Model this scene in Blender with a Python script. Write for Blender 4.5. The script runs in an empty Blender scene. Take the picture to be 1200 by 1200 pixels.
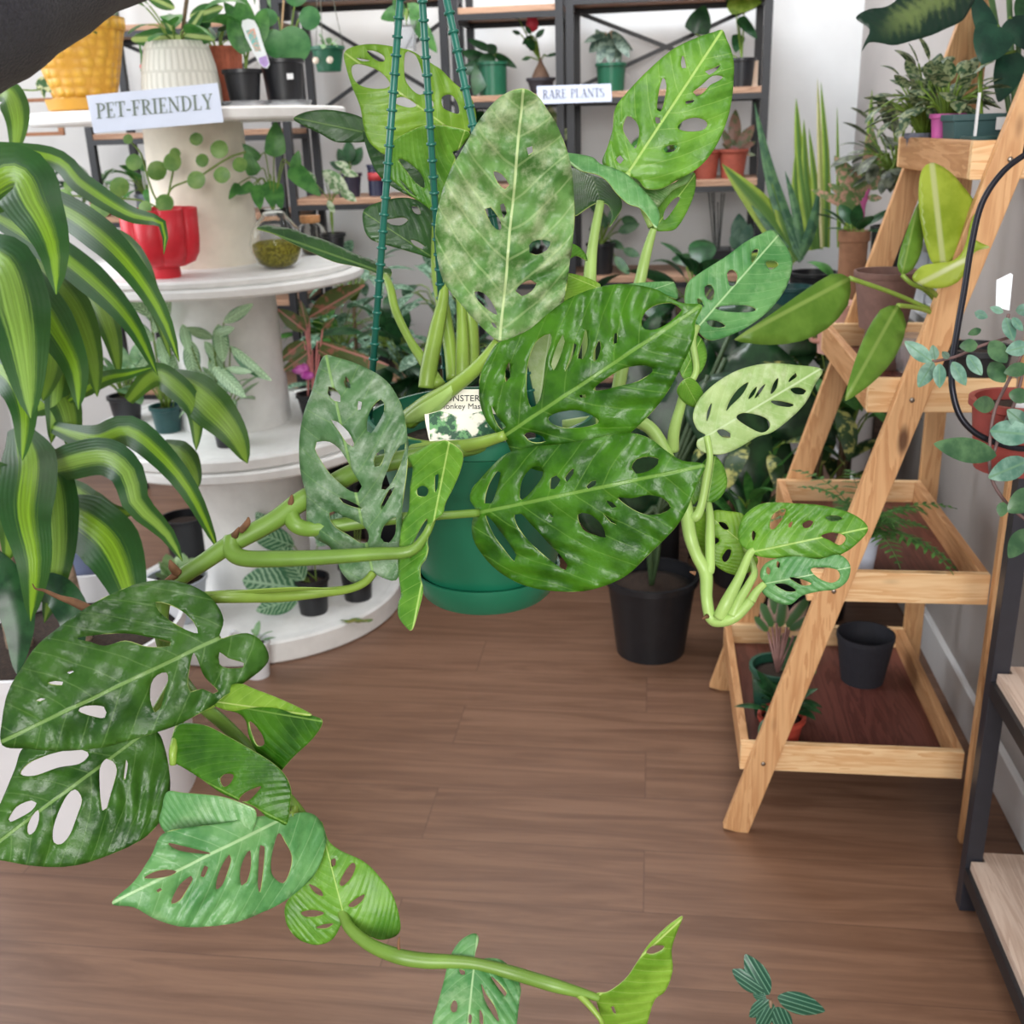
import bpy, bmesh, math, random
from mathutils import Vector, Matrix
from mathutils.geometry import delaunay_2d_cdt, intersect_point_line
V = Vector; PI = math.pi
scene = bpy.context.scene
COL = scene.collection
rnd = random.Random(7)

# ------------------------------------------------------------------ camera
FPX = 1250.0; PITCH = 19.8; ROLL = 1.8; YAW = 7.8; CAM = V((0, 0, 1.45))
_p, _r, _y = map(math.radians, (PITCH, ROLL, YAW))
_F = V((0, math.cos(_p), -math.sin(_p))); _R = V((1, 0, 0)); _U = _R.cross(_F)
_R2 = _R * math.cos(_r) - _U * math.sin(_r); _U2 = _U * math.cos(_r) + _R * math.sin(_r)
_Z = Matrix.Rotation(_y, 3, 'Z')
CR, CU, CF = _Z @ _R2, _Z @ _U2, _Z @ _F
def ray(px, py): return CF + CR * ((px - 600) / FPX) - CU * ((py - 600) / FPX)
def Pd(px, py, d): return CAM + ray(px, py) * d
def Pz(px, py, z):
    r = ray(px, py); return CAM + r * ((z - CAM.z) / r.z)
def Py(px, py, y):
    r = ray(px, py); return CAM + r * (y / r.y)
def Px(px, py, x):
    r = ray(px, py); return CAM + r * (x / r.x)
def proj(P):
    v = V(P) - CAM; d = v.dot(CF); return (600 + FPX * v.dot(CR) / d, 600 - FPX * v.dot(CU) / d, d)
cam = bpy.data.cameras.new('camera'); camo = bpy.data.objects.new('camera', cam); COL.objects.link(camo)
cam.sensor_width = 36; cam.lens = 36 * FPX / 1200; cam.clip_start = 0.02; cam.clip_end = 60
M3 = Matrix((CR, CU, -CF)).transposed()
camo.matrix_world = Matrix.Translation(CAM) @ M3.to_4x4()
cam.dof.use_dof = True; cam.dof.focus_distance = 1.02; cam.dof.aperture_fstop = 11
scene.camera = camo

# ------------------------------------------------------------------ nodes
class NT:
    def __init__(s, name):
        s.m = bpy.data.materials.new(name); s.m.use_nodes = True
        s.t = s.m.node_tree; s.t.nodes.clear()
        s.out = s.n('ShaderNodeOutputMaterial')
    def n(s, typ, **kw):
        nd = s.t.nodes.new(typ)
        for k, v in kw.items(): setattr(nd, k, v)
        return nd
    def put(s, sock, v):
        if isinstance(v, bpy.types.NodeSocket): s.t.links.new(v, sock)
        elif isinstance(v, (tuple, list)) and len(v) == 3 and sock.type == 'RGBA': sock.default_value = (*v, 1)
        else: sock.default_value = v
    def math(s, op, a, b=0.0, c=0.0, clamp=False):
        nd = s.n('ShaderNodeMath', operation=op, use_clamp=clamp)
        s.put(nd.inputs[0], a); s.put(nd.inputs[1], b); s.put(nd.inputs[2], c); return nd.outputs[0]
    def mix(s, f, a, b, blend='MIX'):
        nd = s.n('ShaderNodeMix', data_type='RGBA', blend_type=blend)
        s.put(nd.inputs[0], f); s.put(nd.inputs[6], a); s.put(nd.inputs[7], b); return nd.outputs[2]
    def ss(s, x, lo, hi, a=0.0, b=1.0):
        nd = s.n('ShaderNodeMapRange', interpolation_type='SMOOTHSTEP')
        s.put(nd.inputs[0], x); nd.inputs[1].default_value = lo; nd.inputs[2].default_value = hi
        nd.inputs[3].default_value = a; nd.inputs[4].default_value = b; return nd.outputs[0]
    def noise(s, scale, detail=3, rough=.5, vec=None, dist=0):
        nd = s.n('ShaderNodeTexNoise'); nd.inputs['Scale'].default_value = scale
        nd.inputs['Detail'].default_value = detail; nd.inputs['Roughness'].default_value = rough
        nd.inputs['Distortion'].default_value = dist
        if vec is not None: s.put(nd.inputs['Vector'], vec)
        return nd.outputs[0]
    def obj(s): return s.n('ShaderNodeTexCoord').outputs['Object']
    def scale(s, vec, sc):
        nd = s.n('ShaderNodeMapping'); s.put(nd.inputs[0], vec); nd.inputs['Scale'].default_value = sc; return nd.outputs[0]
    def uv(s):
        u = s.n('ShaderNodeUVMap'); u.uv_map = 'UVMap'; x = s.n('ShaderNodeSeparateXYZ'); s.put(x.inputs[0], u.outputs[0])
        return x.outputs[0], x.outputs[1]
    def bump(s, h, strength=.3, dist=.002):
        nd = s.n('ShaderNodeBump'); nd.inputs['Strength'].default_value = strength
        nd.inputs['Distance'].default_value = dist; s.put(nd.inputs['Height'], h); return nd.outputs[0]
    def bsdf(s, col, rough=.5, metal=0, bump=None, spec=.5, trans=0, tcol=None, coat=0, sheen=0, ior=None, transmission=0, alpha=None):
        b = s.n('ShaderNodeBsdfPrincipled'); s.put(b.inputs['Base Color'], col); s.put(b.inputs['Roughness'], rough)
        s.put(b.inputs['Metallic'], metal); s.put(b.inputs['Specular IOR Level'], spec)
        b.inputs['Coat Weight'].default_value = coat; b.inputs['Sheen Weight'].default_value = sheen
        b.inputs['Transmission Weight'].default_value = transmission
        if ior: b.inputs['IOR'].default_value = ior
        if bump is not None: s.put(b.inputs['Normal'], bump)
        sh = b.outputs[0]
        if trans:
            t = s.n('ShaderNodeBsdfTranslucent'); s.put(t.inputs[0], tcol if tcol is not None else col)
            mx = s.n('ShaderNodeMixShader'); mx.inputs[0].default_value = trans
            s.put(mx.inputs[1], sh); s.put(mx.inputs[2], t.outputs[0]); sh = mx.outputs[0]
        s.put(s.out.inputs[0], sh); return s.m

def srgb(r, g, b):
    f = lambda c: (c / 255 / 12.92) if c / 255 <= .04045 else ((c / 255 + .055) / 1.055) ** 2.4
    return (f(r), f(g), f(b))

_mc = {}
def plain(name, rgb, rough=.5, var=.12, scale=40, metal=0, spec=.5, bump=0, trans=0, coat=0, sheen=0):
    if name in _mc: return _mc[name]
    t = NT(name); c = srgb(*rgb); o = t.obj(); n = t.noise(scale, 3, .6, o)
    dk = tuple(x * (1 - var) for x in c); lt = tuple(min(1, x * (1 + var)) for x in c)
    col = t.mix(t.ss(n, .3, .7), dk, lt)
    bp = t.bump(n, bump, .003) if bump else None
    m = t.bsdf(col, rough, metal, bp, spec, trans=trans, coat=coat, sheen=sheen); _mc[name] = m; return m

def monstera_mat(name, dark, light, vein, N=8, k=.95, silver=0, silc=(190, 200, 160), rough=.34, trans=.3, veinw=.05, mid=.010, tr=(150, 200, 30), midk=1.0):
    """uv.x runs along the midrib, uv.y is the signed sideways distance in leaf lengths"""
    t = NT(name); u, v = t.uv(); o = t.obj(); av = t.math('ABSOLUTE', v)
    av2 = t.math('ADD', t.math('MULTIPLY', av, .72), t.math('MULTIPLY', t.math('POWER', av, 2.0), 1.5))
    ph = t.math('MULTIPLY', t.math('SUBTRACT', u, t.math('MULTIPLY', av2, k)), float(N))
    wob = t.math('MULTIPLY', t.math('SUBTRACT', t.noise(11, 2, .5, o), .5), .9)
    ph = t.math('ADD', ph, wob)
    fr = t.math('ABSOLUTE', t.math('SUBTRACT', t.math('FRACT', ph), .5))       # 0 on a vein
    vm = t.ss(fr, veinw * .3, veinw * .8, 1, 0)
    mm = t.ss(av, mid * .45, mid, 1, 0)
    n1 = t.noise(22, 4, .6, o); n2 = t.noise(90, 3, .6, o); n3 = t.noise(420, 2, .5, o)
    col = t.mix(t.ss(n1, .3, .7), srgb(*dark), srgb(*light))
    col = t.mix(t.math('MULTIPLY', t.ss(n2, .45, .7), .25), col, srgb(*light))
    if silver:
        sm = t.math('MULTIPLY', t.ss(t.noise(34, 5, .68, o), .62 - .3 * silver, .80 - .25 * silver), min(1, .35 + silver * .6))
        sm = t.math('MULTIPLY', sm, t.ss(t.noise(160, 3, .7, o), .3, .6, .55, 1))
        col = t.mix(sm, col, srgb(*silc))
    col = t.mix(t.math('MULTIPLY', vm, .30), col, srgb(*vein))
    col = t.mix(t.math('MULTIPLY', mm, midk), col, srgb(*vein))
    h = t.math('ADD', t.math('MULTIPLY', fr, .7), t.math('ADD', t.math('MULTIPLY', n2, .9), t.math('MULTIPLY', n3, .18)))
    h = t.math('SUBTRACT', h, t.math('MULTIPLY', mm, .5))
    bp = t.bump(h, .34, .003)
    rg = t.ss(n2, .3, .7, rough, rough + .14)
    return t.bsdf(col, rg, 0, bp, .42, trans=trans, tcol=t.mix(.55, col, srgb(*tr)), coat=.06)

def stripe_mat(name, edge, centre, width=.32, rough=.42, trans=.25, lines=True):
    """strap leaf with a bright lengthwise band; uv.y is -1..1 across the blade"""
    t = NT(name); u, v = t.uv(); o = t.obj(); av = t.math('ABSOLUTE', v)
    cv = t.n('ShaderNodeCombineXYZ'); t.put(cv.inputs[0], t.math('MULTIPLY', u, 1.2)); t.put(cv.inputs[1], t.math('MULTIPLY', v, 9.0))
    n = t.noise(1.6, 3, .6, cv.outputs[0])
    m = t.ss(t.math('ADD', av, t.math('MULTIPLY', t.math('SUBTRACT', n, .5), .55)), width * .5, width * 1.25, 1, 0)
    e = t.mix(t.ss(t.noise(18, 3, .6, o), .3, .7), tuple(x * .75 for x in srgb(*edge)), srgb(*edge))
    col = t.mix(m, e, t.mix(t.ss(n, .35, .65), srgb(*centre), tuple(x * .7 for x in srgb(*centre))))
    rib = t.math('SINE', t.math('MULTIPLY', v, 38.0))
    bp = t.bump(t.math('ADD', rib, t.math('MULTIPLY', n, 2)), .12, .002)
    return t.bsdf(col, rough, 0, bp, .3, trans=trans, tcol=t.mix(.4, col, srgb(150, 200, 30)))

def herring_mat(name, dark, light, N=14, k=.8, duty=.5, rough=.45, trans=.2, edge=.95, mid=.08):
    """feathered stripes leaving the midrib; uv.y is -1..1 across the blade"""
    t = NT(name); u, v = t.uv(); o = t.obj(); av = t.math('ABSOLUTE', v)
    ph = t.math('ADD', t.math('MULTIPLY', t.math('SUBTRACT', u, t.math('MULTIPLY', av, k / N * 3)), float(N)), t.noise(60, 2, .5, o))
    fr = t.math('ABSOLUTE', t.math('SUBTRACT', t.math('FRACT', ph), .5))
    m = t.ss(fr, duty * .5 - .08, duty * .5 + .08, 1, 0)
    m = t.math('MULTIPLY', m, t.ss(av, edge - .25, edge, 1, 0)); m = t.math('MAXIMUM', m, t.ss(av, mid * .5, mid, 1, 0))
    dd = t.mix(t.noise(30, 2, .5, o), tuple(x * .8 for x in srgb(*dark)), srgb(*dark))
    col = t.mix(m, dd, srgb(*light))
    return t.bsdf(col, rough, 0, t.bump(fr, .25, .001), .5, trans=trans)

def blotch_mat(name, a, b, scale=60, lo=.45, hi=.55, rough=.45, trans=.2, third=None, mid=None):
    t = NT(name); u, v = t.uv(); o = t.obj(); n = t.noise(scale, 4, .6, o)
    col = t.mix(t.ss(n, lo, hi), srgb(*a), srgb(*b))
    if third: col = t.mix(t.ss(t.noise(scale * .6, 3, .5, o), .55, .62), col, srgb(*third))
    if mid: col = t.mix(t.ss(t.math('ABSOLUTE', v), .04, .14, 1, 0), col, srgb(*mid))
    return t.bsdf(col, rough, 0, t.bump(n, .2, .001), .5, trans=trans)

def wood_mat(name, c1, c2, axis='x', rough=.5, scale=1.0, knots=True, dark=(80, 45, 25), bump=.1, spec=.4):
    t = NT(name); o = t.obj()
    sc = {'x': (1.2, 16, 16), 'y': (16, 1.2, 16), 'z': (16, 16, 1.2)}[axis]
    vec = t.scale(o, tuple(s * scale for s in sc))
    n = t.noise(1.6, 4, .6, vec, .6); n2 = t.noise(9, 3, .7, vec, .2)
    w = t.math('FRACT', t.math('MULTIPLY', n, 7.0)); w = t.ss(w, .0, .85)
    col = t.mix(w, srgb(*c1), srgb(*c2)); col = t.mix(t.math('MULTIPLY', n2, .35), col, tuple(x * .7 for x in srgb(*c1)))
    if knots:
        vo = t.n('ShaderNodeTexVoronoi'); vo.inputs['Scale'].default_value = 1
        kc = {'x': (3.2, 9, 9), 'y': (9, 3.2, 9), 'z': (9, 9, 3.2)}[axis]
        t.put(vo.inputs['Vector'], t.scale(o, kc))
        col = t.mix(t.ss(vo.outputs['Distance'], .05, .13, .9, 0), col, srgb(*dark))
    return t.bsdf(col, rough, 0, t.bump(w, bump, .001), spec)

# ------------------------------------------------------------------ mesh
class MB:
    def __init__(s): s.v = []; s.f = []; s.uv = []; s.mi = []; s.cur = 0
    def add(s, vs, fs, uvs=None):
        b = len(s.v); s.v += [V(p) for p in vs]; s.uv += (uvs or [(0, 0)] * len(vs))
        for f in fs: s.f.append(tuple(i + b for i in f)); s.mi.append(s.cur)
        return s
    def build(s, name, mats, parent=None, smooth=True, solid=0, bevel=0, loc=None, sub=0, auto=None, rim=None):
        me = bpy.data.meshes.new(name)
        off = loc if loc is not None else (V(parent.matrix_world.translation) if parent and not loc else V((0, 0, 0)))
        if parent is not None: off = WORLD[parent.name]
        me.from_pydata([tuple(p - off) for p in s.v], [], s.f)
        ul = me.uv_layers.new(name='UVMap')
        for lp in me.loops: ul.data[lp.index].uv = s.uv[lp.vertex_index]
        if not isinstance(mats, (list, tuple)): mats = [mats]
        for m in mats: me.materials.append(m)
        for p, i in zip(me.polygons, s.mi): p.material_index = i; p.use_smooth = smooth
        me.validate(); me.update()
        if auto: me.set_sharp_from_angle(angle=math.radians(auto))
        o = bpy.data.objects.new(name, me); COL.objects.link(o)
        WORLD[o.name] = off
        if parent is not None: o.parent = parent
        else: o.location = off
        if bevel:
            m = o.modifiers.new('bevel', 'BEVEL'); m.width = bevel; m.segments = 2; m.limit_method = 'ANGLE'
        if sub:
            m = o.modifiers.new('sub', 'SUBSURF'); m.levels = sub; m.render_levels = sub
        if solid:
            m = o.modifiers.new('solid', 'SOLIDIFY'); m.thickness = solid; m.offset = 0
            if rim: me.materials.append(rim); m.material_offset_rim = 1
        return o
    # primitives -------------------------------------------------
    def box(s, lo, hi):
        x0, y0, z0 = lo; x1, y1, z1 = hi
        return s.add([(x0, y0, z0), (x1, y0, z0), (x1, y1, z0), (x0, y1, z0), (x0, y0, z1), (x1, y0, z1), (x1, y1, z1), (x0, y1, z1)],
                     [(0, 3, 2, 1), (4, 5, 6, 7), (0, 1, 5, 4), (1, 2, 6, 5), (2, 3, 7, 6), (3, 0, 4, 7)])
    def bar(s, a, b, w, h, up=V((0, 0, 1))):
        a, b = V(a), V(b); t = (b - a).normalized(); sd = t.cross(V(up)).normalized(); u = sd.cross(t).normalized()
        vs = []
        for p in (a, b):
            for i, j in ((-1, -1), (1, -1), (1, 1), (-1, 1)): vs.append(p + sd * (w / 2 * i) + u * (h / 2 * j))
        return s.add(vs, [(3, 2, 1, 0), (4, 5, 6, 7), (0, 1, 5, 4), (1, 2, 6, 5), (2, 3, 7, 6), (3, 0, 4, 7)])
    def lathe(s, prof, c, seg=40, mod=None, axis=None):
        c = V(c); vs = []; uvs = []; fs = []; n = len(prof)
        rot = axis.to_track_quat('Z', 'Y') if axis is not None else None
        for j in range(seg):
            a = 2 * PI * j / seg
            for i, (r, z) in enumerate(prof):
                rr = r * (mod(a, z, i) if mod else 1); p = V((rr * math.cos(a), rr * math.sin(a), z))
                if rot: p = rot @ p
                vs.append(c + p); uvs.append((j / seg, i / (n - 1)))
        for j in range(seg):
            k = (j + 1) % seg
            for i in range(n - 1): fs.append((j * n + i, k * n + i, k * n + i + 1, j * n + i + 1))
        if prof[0][0] > 1e-6: fs.append(tuple(j * n for j in range(seg))[::-1])
        if prof[-1][0] > 1e-6: fs.append(tuple(j * n + n - 1 for j in range(seg)))
        return s.add(vs, fs, uvs)
    def tube(s, pts, rad, seg=8, smooth=4, cap=True):
        pts = [V(p) for p in pts]; n = len(pts)
        if not isinstance(rad, (list, tuple)): rad = [rad] * n
        if len(rad) == 2 and n != 2: rad = [rad[0] + (rad[1] - rad[0]) * i / (n - 1) for i in range(n)]
        P, R = [], []
        if smooth and n > 2:
            for i in range(n - 1):
                p0, p1, p2, p3 = pts[max(i - 1, 0)], pts[i], pts[i + 1], pts[min(i + 2, n - 1)]
                for j in range(smooth):
                    t = j / smooth; P.append(catmull(p0, p1, p2, p3, t)); R.append(rad[i] + (rad[i + 1] - rad[i]) * t)
            P.append(pts[-1]); R.append(rad[-1])
        else: P, R = pts, rad
        T = [(P[min(i + 1, len(P) - 1)] - P[max(i - 1, 0)]).normalized() for i in range(len(P))]
        nrm = T[0].orthogonal().normalized(); vs, fs, uvs = [], [], []
        for i, p in enumerate(P):
            nrm = (nrm - T[i] * nrm.dot(T[i])).normalized(); b = T[i].cross(nrm)
            for j in range(seg):
                a = 2 * PI * j / seg; vs.append(p + (nrm * math.cos(a) + b * math.sin(a)) * R[i]); uvs.append((i / len(P), j / seg))
        for i in range(len(P) - 1):
            for j in range(seg):
                k = (j + 1) % seg; fs.append((i * seg + j, i * seg + k, (i + 1) * seg + k, (i + 1) * seg + j))
        if cap: fs.append(tuple(range(seg))[::-1]); fs.append(tuple(range((len(P) - 1) * seg, len(P) * seg)))
        return s.add(vs, fs, uvs)
    def ball(s, c, r, sx=1, sy=1, sz=1, seg=12, rings=8):
        prof = [(r * math.sin(PI * i / rings) + (1e-9), -r * math.cos(PI * i / rings)) for i in range(rings + 1)]
        b = len(s.v); s.lathe(prof, (0, 0, 0), seg)
        for i in range(b, len(s.v)): p = s.v[i]; s.v[i] = V((c[0] + p.x * sx, c[1] + p.y * sy, c[2] + p.z * sz))
        return s
    def spine(s, P, W, side, fold=0, uvlen=1, nv=4, wave=0):
        """leaf blade over spine points P with half widths W and side vectors"""
        vs, fs, uvs = [], [], []; n = len(P); m = nv + 1
        for i, (p, w, sd) in enumerate(zip(P, W, side)):
            t = (P[min(i + 1, n - 1)] - P[max(i - 1, 0)]).normalized(); nm = sd.cross(t).normalized()
            for j in range(m):
                q = -1 + 2 * j / nv
                vs.append(p + sd * (w * q) + nm * (w * fold * abs(q) + wave * w * math.sin(i * 2.1 + (1.3 if q > 0 else 0)) * abs(q)))
                uvs.append((i / (n - 1), q))
        for i in range(n - 1):
            for j in range(nv): fs.append((i * m + j, i * m + j + 1, (i + 1) * m + j + 1, (i + 1) * m + j))
        return s.add(vs, fs, uvs)
    def ribbon(s, pts, wpx, roll=0, fold=.25, n=14, wave=.0, kind='lance'):
        """blade traced along (px, py, depth) points; wpx = full width in pixels at its widest, roll turns it about its own spine"""
        Q = [Pd(*p) for p in pts]; P = resample(Q, n + 1); W = []; S = []
        dmid = sum(p[2] for p in pts) / len(pts); w0 = wpx / 2 * dmid / FPX
        for i, p in enumerate(P):
            u = i / n; t = (P[min(i + 1, n)] - P[max(i - 1, 0)]).normalized()
            view = (p - CAM).normalized(); sd = t.cross(view).normalized()
            sd = Matrix.Rotation(math.radians(roll), 3, t) @ sd
            W.append(w0 * SHAPE[kind](u)); S.append(sd)
        return s.spine(P, W, S, fold, nv=6, wave=wave)
    def blade(s, base, az, el, L, W, droop=60, fold=.25, kind='oval', n=8, tw=0, wave=0):
        P = [V(base)]; S = []; st = L / n; e = math.radians(el); d = math.radians(droop) / n
        for i in range(n): P.append(P[-1] + V((math.cos(az) * math.cos(e), math.sin(az) * math.cos(e), math.sin(e))) * st); e -= d
        for i in range(n + 1):
            t = (P[min(i + 1, n)] - P[max(i - 1, 0)]).normalized(); sd = V((-math.sin(az), math.cos(az), 0))
            sd = (sd - t * sd.dot(t)).normalized(); S.append(Matrix.Rotation(tw, 3, t) @ sd)
        return s.spine(P, [W / 2 * SHAPE[kind](i / n) for i in range(n + 1)], S, fold, wave=wave)

SHAPE = {
    'lance': lambda u: max(.012, (math.sin(PI * min(1, u * .93 + .07) ** .75)) ** .8 if u < 1 else .01),
    'oval': lambda u: max(.012, math.sin(PI * u ** .85) ** .75) if 0 < u < 1 else .012,
    'heart': lambda u: .02 if u >= 1 else max(.02, min(1, (u / .12) ** .6) * (math.cos(PI / 2 * u ** 1.5)) ** .85) if u > 0 else .3,
    'strap': lambda u: .02 if u >= 1 else min(1, .45 + u * 2.2) * min(1, ((1 - u) / .35) ** .7),
    'corn': lambda u: .02 if u >= 1 else min(1, .42 + u * 1.9) * min(1, ((1 - u) / .42)) ** .62,
    'round': lambda u: max(.03, math.sin(PI * min(.999, max(.001, u))) ** .5),
    'sword': lambda u: max(.02, (1 - u) ** .55 * (.8 + .2 * math.sin(PI * u))),
}
def catmull(p0, p1, p2, p3, t):
    return .5 * ((2 * p1) + (-p0 + p2) * t + (2 * p0 - 5 * p1 + 4 * p2 - p3) * t * t + (-p0 + 3 * p1 - 3 * p2 + p3) * t ** 3)
def resample(Q, n):
    D = []
    for i in range(len(Q) - 1):
        p0, p1, p2, p3 = Q[max(i - 1, 0)], Q[i], Q[i + 1], Q[min(i + 2, len(Q) - 1)]
        for j in range(12): D.append(catmull(p0, p1, p2, p3, j / 12))
    D.append(Q[-1]); L = [0]
    for i in range(1, len(D)): L.append(L[-1] + (D[i] - D[i - 1]).length)
    out = []; k = 0
    for i in range(n):
        x = L[-1] * i / (n - 1)
        while k < len(D) - 2 and L[k + 1] < x: k += 1
        f = (x - L[k]) / max(1e-9, L[k + 1] - L[k]); out.append(D[k].lerp(D[k + 1], min(1, f)))
    return out
WORLD = {}
def thing(name, label, cat, loc, group=None):
    o = bpy.data.objects.new(name, None); o.empty_display_size = .05; COL.objects.link(o); o.location = V(loc)
    WORLD[o.name] = V(loc); o['label'] = label; o['category'] = cat
    if group: o['group'] = group
    return o
def tag(o, label, cat, group=None):
    o['label'] = label; o['category'] = cat
    if group: o['group'] = group
    return o
def struct(o): o['kind'] = 'structure'; return o

# ------------------------------------------------------------------ traced leaf blade
def smooth_poly(pts, step, closed=True):
    pts = [V(p) for p in pts]; n = len(pts); out = []
    for i in range(n):
        p0, p1, p2, p3 = pts[(i - 1) % n], pts[i], pts[(i + 1) % n], pts[(i + 2) % n]
        L = (p2 - p1).length; k = max(1, int(round(L / step)))
        # keep sharp corners sharp
        for j in range(k):
            t = j / k; out.append(catmull(p0, p1, p2, p3, t))
    return out
def inside(p, poly):
    c = False; x, y = p; n = len(poly); j = n - 1
    for i in range(n):
        xi, yi = poly[i]; xj, yj = poly[j]
        if (yi > y) != (yj > y) and x < (xj - xi) * (y - yi) / (yj - yi) + xi: c = not c
        j = i
    return c
def leaf(mb, base, tip, outline, holes=(), side=0, fold=.12, bow=.06, amp=.006, N=8, k=.95, cup=0, curl=0, step=None, vn=None):
    """outline and holes are (x, y) on the blade as seen; base and tip are (x, y, depth); the blade is bent in depth:
    side tilts it about the midrib, fold lifts both halves, bow arches it lengthwise, amp quilts it between the veins"""
    b2, t2 = V(base[:2]), V(tip[:2]); a = t2 - b2; L = a.length; ah = a / L; dm = (base[2] + tip[2]) / 2; S = L * dm / FPX
    g = step or max(3.2, L / 46)
    OUT = smooth_poly(outline, g); H = [smooth_poly(h, g) for h in holes]
    pts = [tuple(p) for p in OUT]; edges = [(i, (i + 1) % len(OUT)) for i in range(len(OUT))]
    for h in H:
        o = len(pts); pts += [tuple(p) for p in h]; edges += [(o + i, o + (i + 1) % len(h)) for i in range(len(h))]
    bpts = list(pts); xs = [p[0] for p in OUT]; ys = [p[1] for p in OUT]
    cells = {}
    for p in bpts: cells.setdefault((int(p[0] // g), int(p[1] // g)), []).append(p)
    y = min(ys); r = 0
    OT = [tuple(p) for p in OUT]; HT = [[tuple(p) for p in h] for h in H]
    while y < max(ys):
        x = min(xs) + (g / 2 if r % 2 else 0)
        while x < max(xs):
            if inside((x, y), OT) and not any(inside((x, y), h) for h in HT):
                cx, cy = int(x // g), int(y // g); ok = True
                for i in (-1, 0, 1):
                    for j in (-1, 0, 1):
                        for q in cells.get((cx + i, cy + j), ()):
                            if (q[0] - x) ** 2 + (q[1] - y) ** 2 < (g * .6) ** 2: ok = False
                if ok: pts.append((x, y))
            x += g
        y += g * .87; r += 1
    vs, es, fs, *_ = delaunay_2d_cdt([V(p) for p in pts], edges, [], 0, 1e-5)
    keep = []
    for f in fs:
        c = sum((vs[i] for i in f), V((0, 0))) / len(f); c = tuple(c)
        if inside(c, OT) and not any(inside(c, h) for h in HT): keep.append(f)
    out, uvs = [], []
    for p in vs:
        q = p - b2; u = q.dot(ah) / L; v = (ah.x * q.y - ah.y * q.x) / L; av = abs(v)
        ph = u - k * (.72 * av + 1.5 * av * av) + .07 * math.sin(p.x * .021 + p.y * .013 + base[0]) + .05 * math.sin(p.y * .037 - p.x * .017 + base[1])
        dd = side * v + fold * av + cup * v * v * 4 - bow * 4 * u * (1 - u) + curl * max(0, u - .55) ** 2 * 4
        am = .55 + .45 * math.sin(p.x * .03 - p.y * .023 + base[1]); cs = math.cos(2 * PI * N * ph); dd += amp * (abs(math.sin(PI * N * ph)) ** .7 * -1.1 + .5 + .45 * cs) * min(1, av * 7) * am
        dd += .55 * amp * math.sin(p.x * .11 + p.y * .07) + .3 * amp * math.sin(p.y * .16 - p.x * .05)
        d = base[2] + (tip[2] - base[2]) * u + dd * S
        out.append(Pd(p.x, p.y, d)); uvs.append((u, v / vn if vn else v))
    used = sorted({i for f in keep for i in f}); mp = {i: j for j, i in enumerate(used)}
    # face the camera side consistently
    F = []
    for f in keep:
        a0, a1, a2 = (out[f[0]], out[f[1]], out[f[2]]); nrm = (a1 - a0).cross(a2 - a0)
        f = tuple(mp[i] for i in f); F.append(f if nrm.dot(CAM - a0) > 0 else f[::-1])
    mb.add([out[i] for i in used], F, [uvs[i] for i in used]); return mb
def outl(base, tip, w, kind='oval', n=9, bend=0):
    """outline points of a plain leaf between base and tip; w = width / length"""
    b, t = V(base[:2]), V(tip[:2]); a = t - b; p = V((-a.y, a.x)); f = SHAPE[kind]; L, Rr = [], []
    for i in range(n + 1):
        u = i / n; c = b + a * u + p * (bend * 4 * u * (1 - u)); h = f(u) * w / 2
        if 0 < i < n: L.append(tuple(c + p * h)); Rr.append(tuple(c - p * h))
    return [tuple(b)] + L + [tuple(t)] + Rr[::-1]

def on(px, z, d):
    """point in picture column px, at depth d and height z"""
    a = (px - 600) / FPX; py = 600 + (CF.z + CR.z * a - (z - CAM.z) / d) * FPX / CU.z
    return Pd(px, py, d)
def tl(mb, base, tip, w, kind='oval', bend=0, **kw):
    """plain leaf: base and tip are (px, py, depth), w = width / length"""
    kw.setdefault('step', max(3.5, (V(tip[:2]) - V(base[:2])).length / 12)); kw.setdefault('amp', .004); kw.setdefault('fold', .15)
    return leaf(mb, base, tip, outl(base, tip, w, kind, 9, bend), [], vn=w / 2, **kw)
def pot(t, c, rt, rb, h, mat, name='pot', rim=.004, soil=True, seg=40, mod=None, lip=.012, foot=0, solid=None):
    c = V(c); w = .004
    pr = [(0, 0), (rb, 0), (rb + (rt - rb) * .9, h - lip), (rt, h - lip), (rt + rim, h - lip + .002), (rt + rim, h), (rt - w, h), (rt - w, h - lip), (max(rb - .004, .002), .01), (0, .01)]
    o = MB().lathe(pr, c, seg, mod=mod).build(name, mat, t, auto=40)
    if soil: MB().lathe([(0, h * .86), (rt * .6, h * .87), (rt - w - .001, h * .84)], c, 20).build('soil', CLAYDK, t)
    return o
def spray(t, mat, c, n, L, W, el=(20, 70), droop=70, pet=.1, kind='oval', az=(0, 360), r0=.01, petr=.0022, smat=None, fold=.2, seed=1, name='foliage', wave=0, sname='stems'):
    r = random.Random(seed); f, s = MB(), MB(); c = V(c)
    for i in range(n):
        a = math.radians(az[0] + (az[1] - az[0]) * (i + r.random() * .8) / n); e = math.radians(el[0] + (el[1] - el[0]) * r.random()); k = .7 + .5 * r.random()
        b = c + V((math.cos(a) * r0, math.sin(a) * r0, 0)); p = b
        if pet:
            q = pet * (.5 + .8 * r.random()); ee = max(e, math.radians(45)) + .25
            p1 = b + V((math.cos(a) * math.cos(ee), math.sin(a) * math.cos(ee), math.sin(ee))) * q * .6
            p = p1 + V((math.cos(a) * math.cos(e), math.sin(a) * math.cos(e), math.sin(e))) * q * .4
            s.tube([b, p1, p], petr, 5, 2)
        f.blade(p, a, math.degrees(e), L * k, W * k, droop * (.6 + .7 * r.random()), fold, kind, 7, (r.random() - .5) * .7, wave)
    if s.v: s.build(sname, smat or STEM, t)
    return f.build(name, mat, t)
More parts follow.
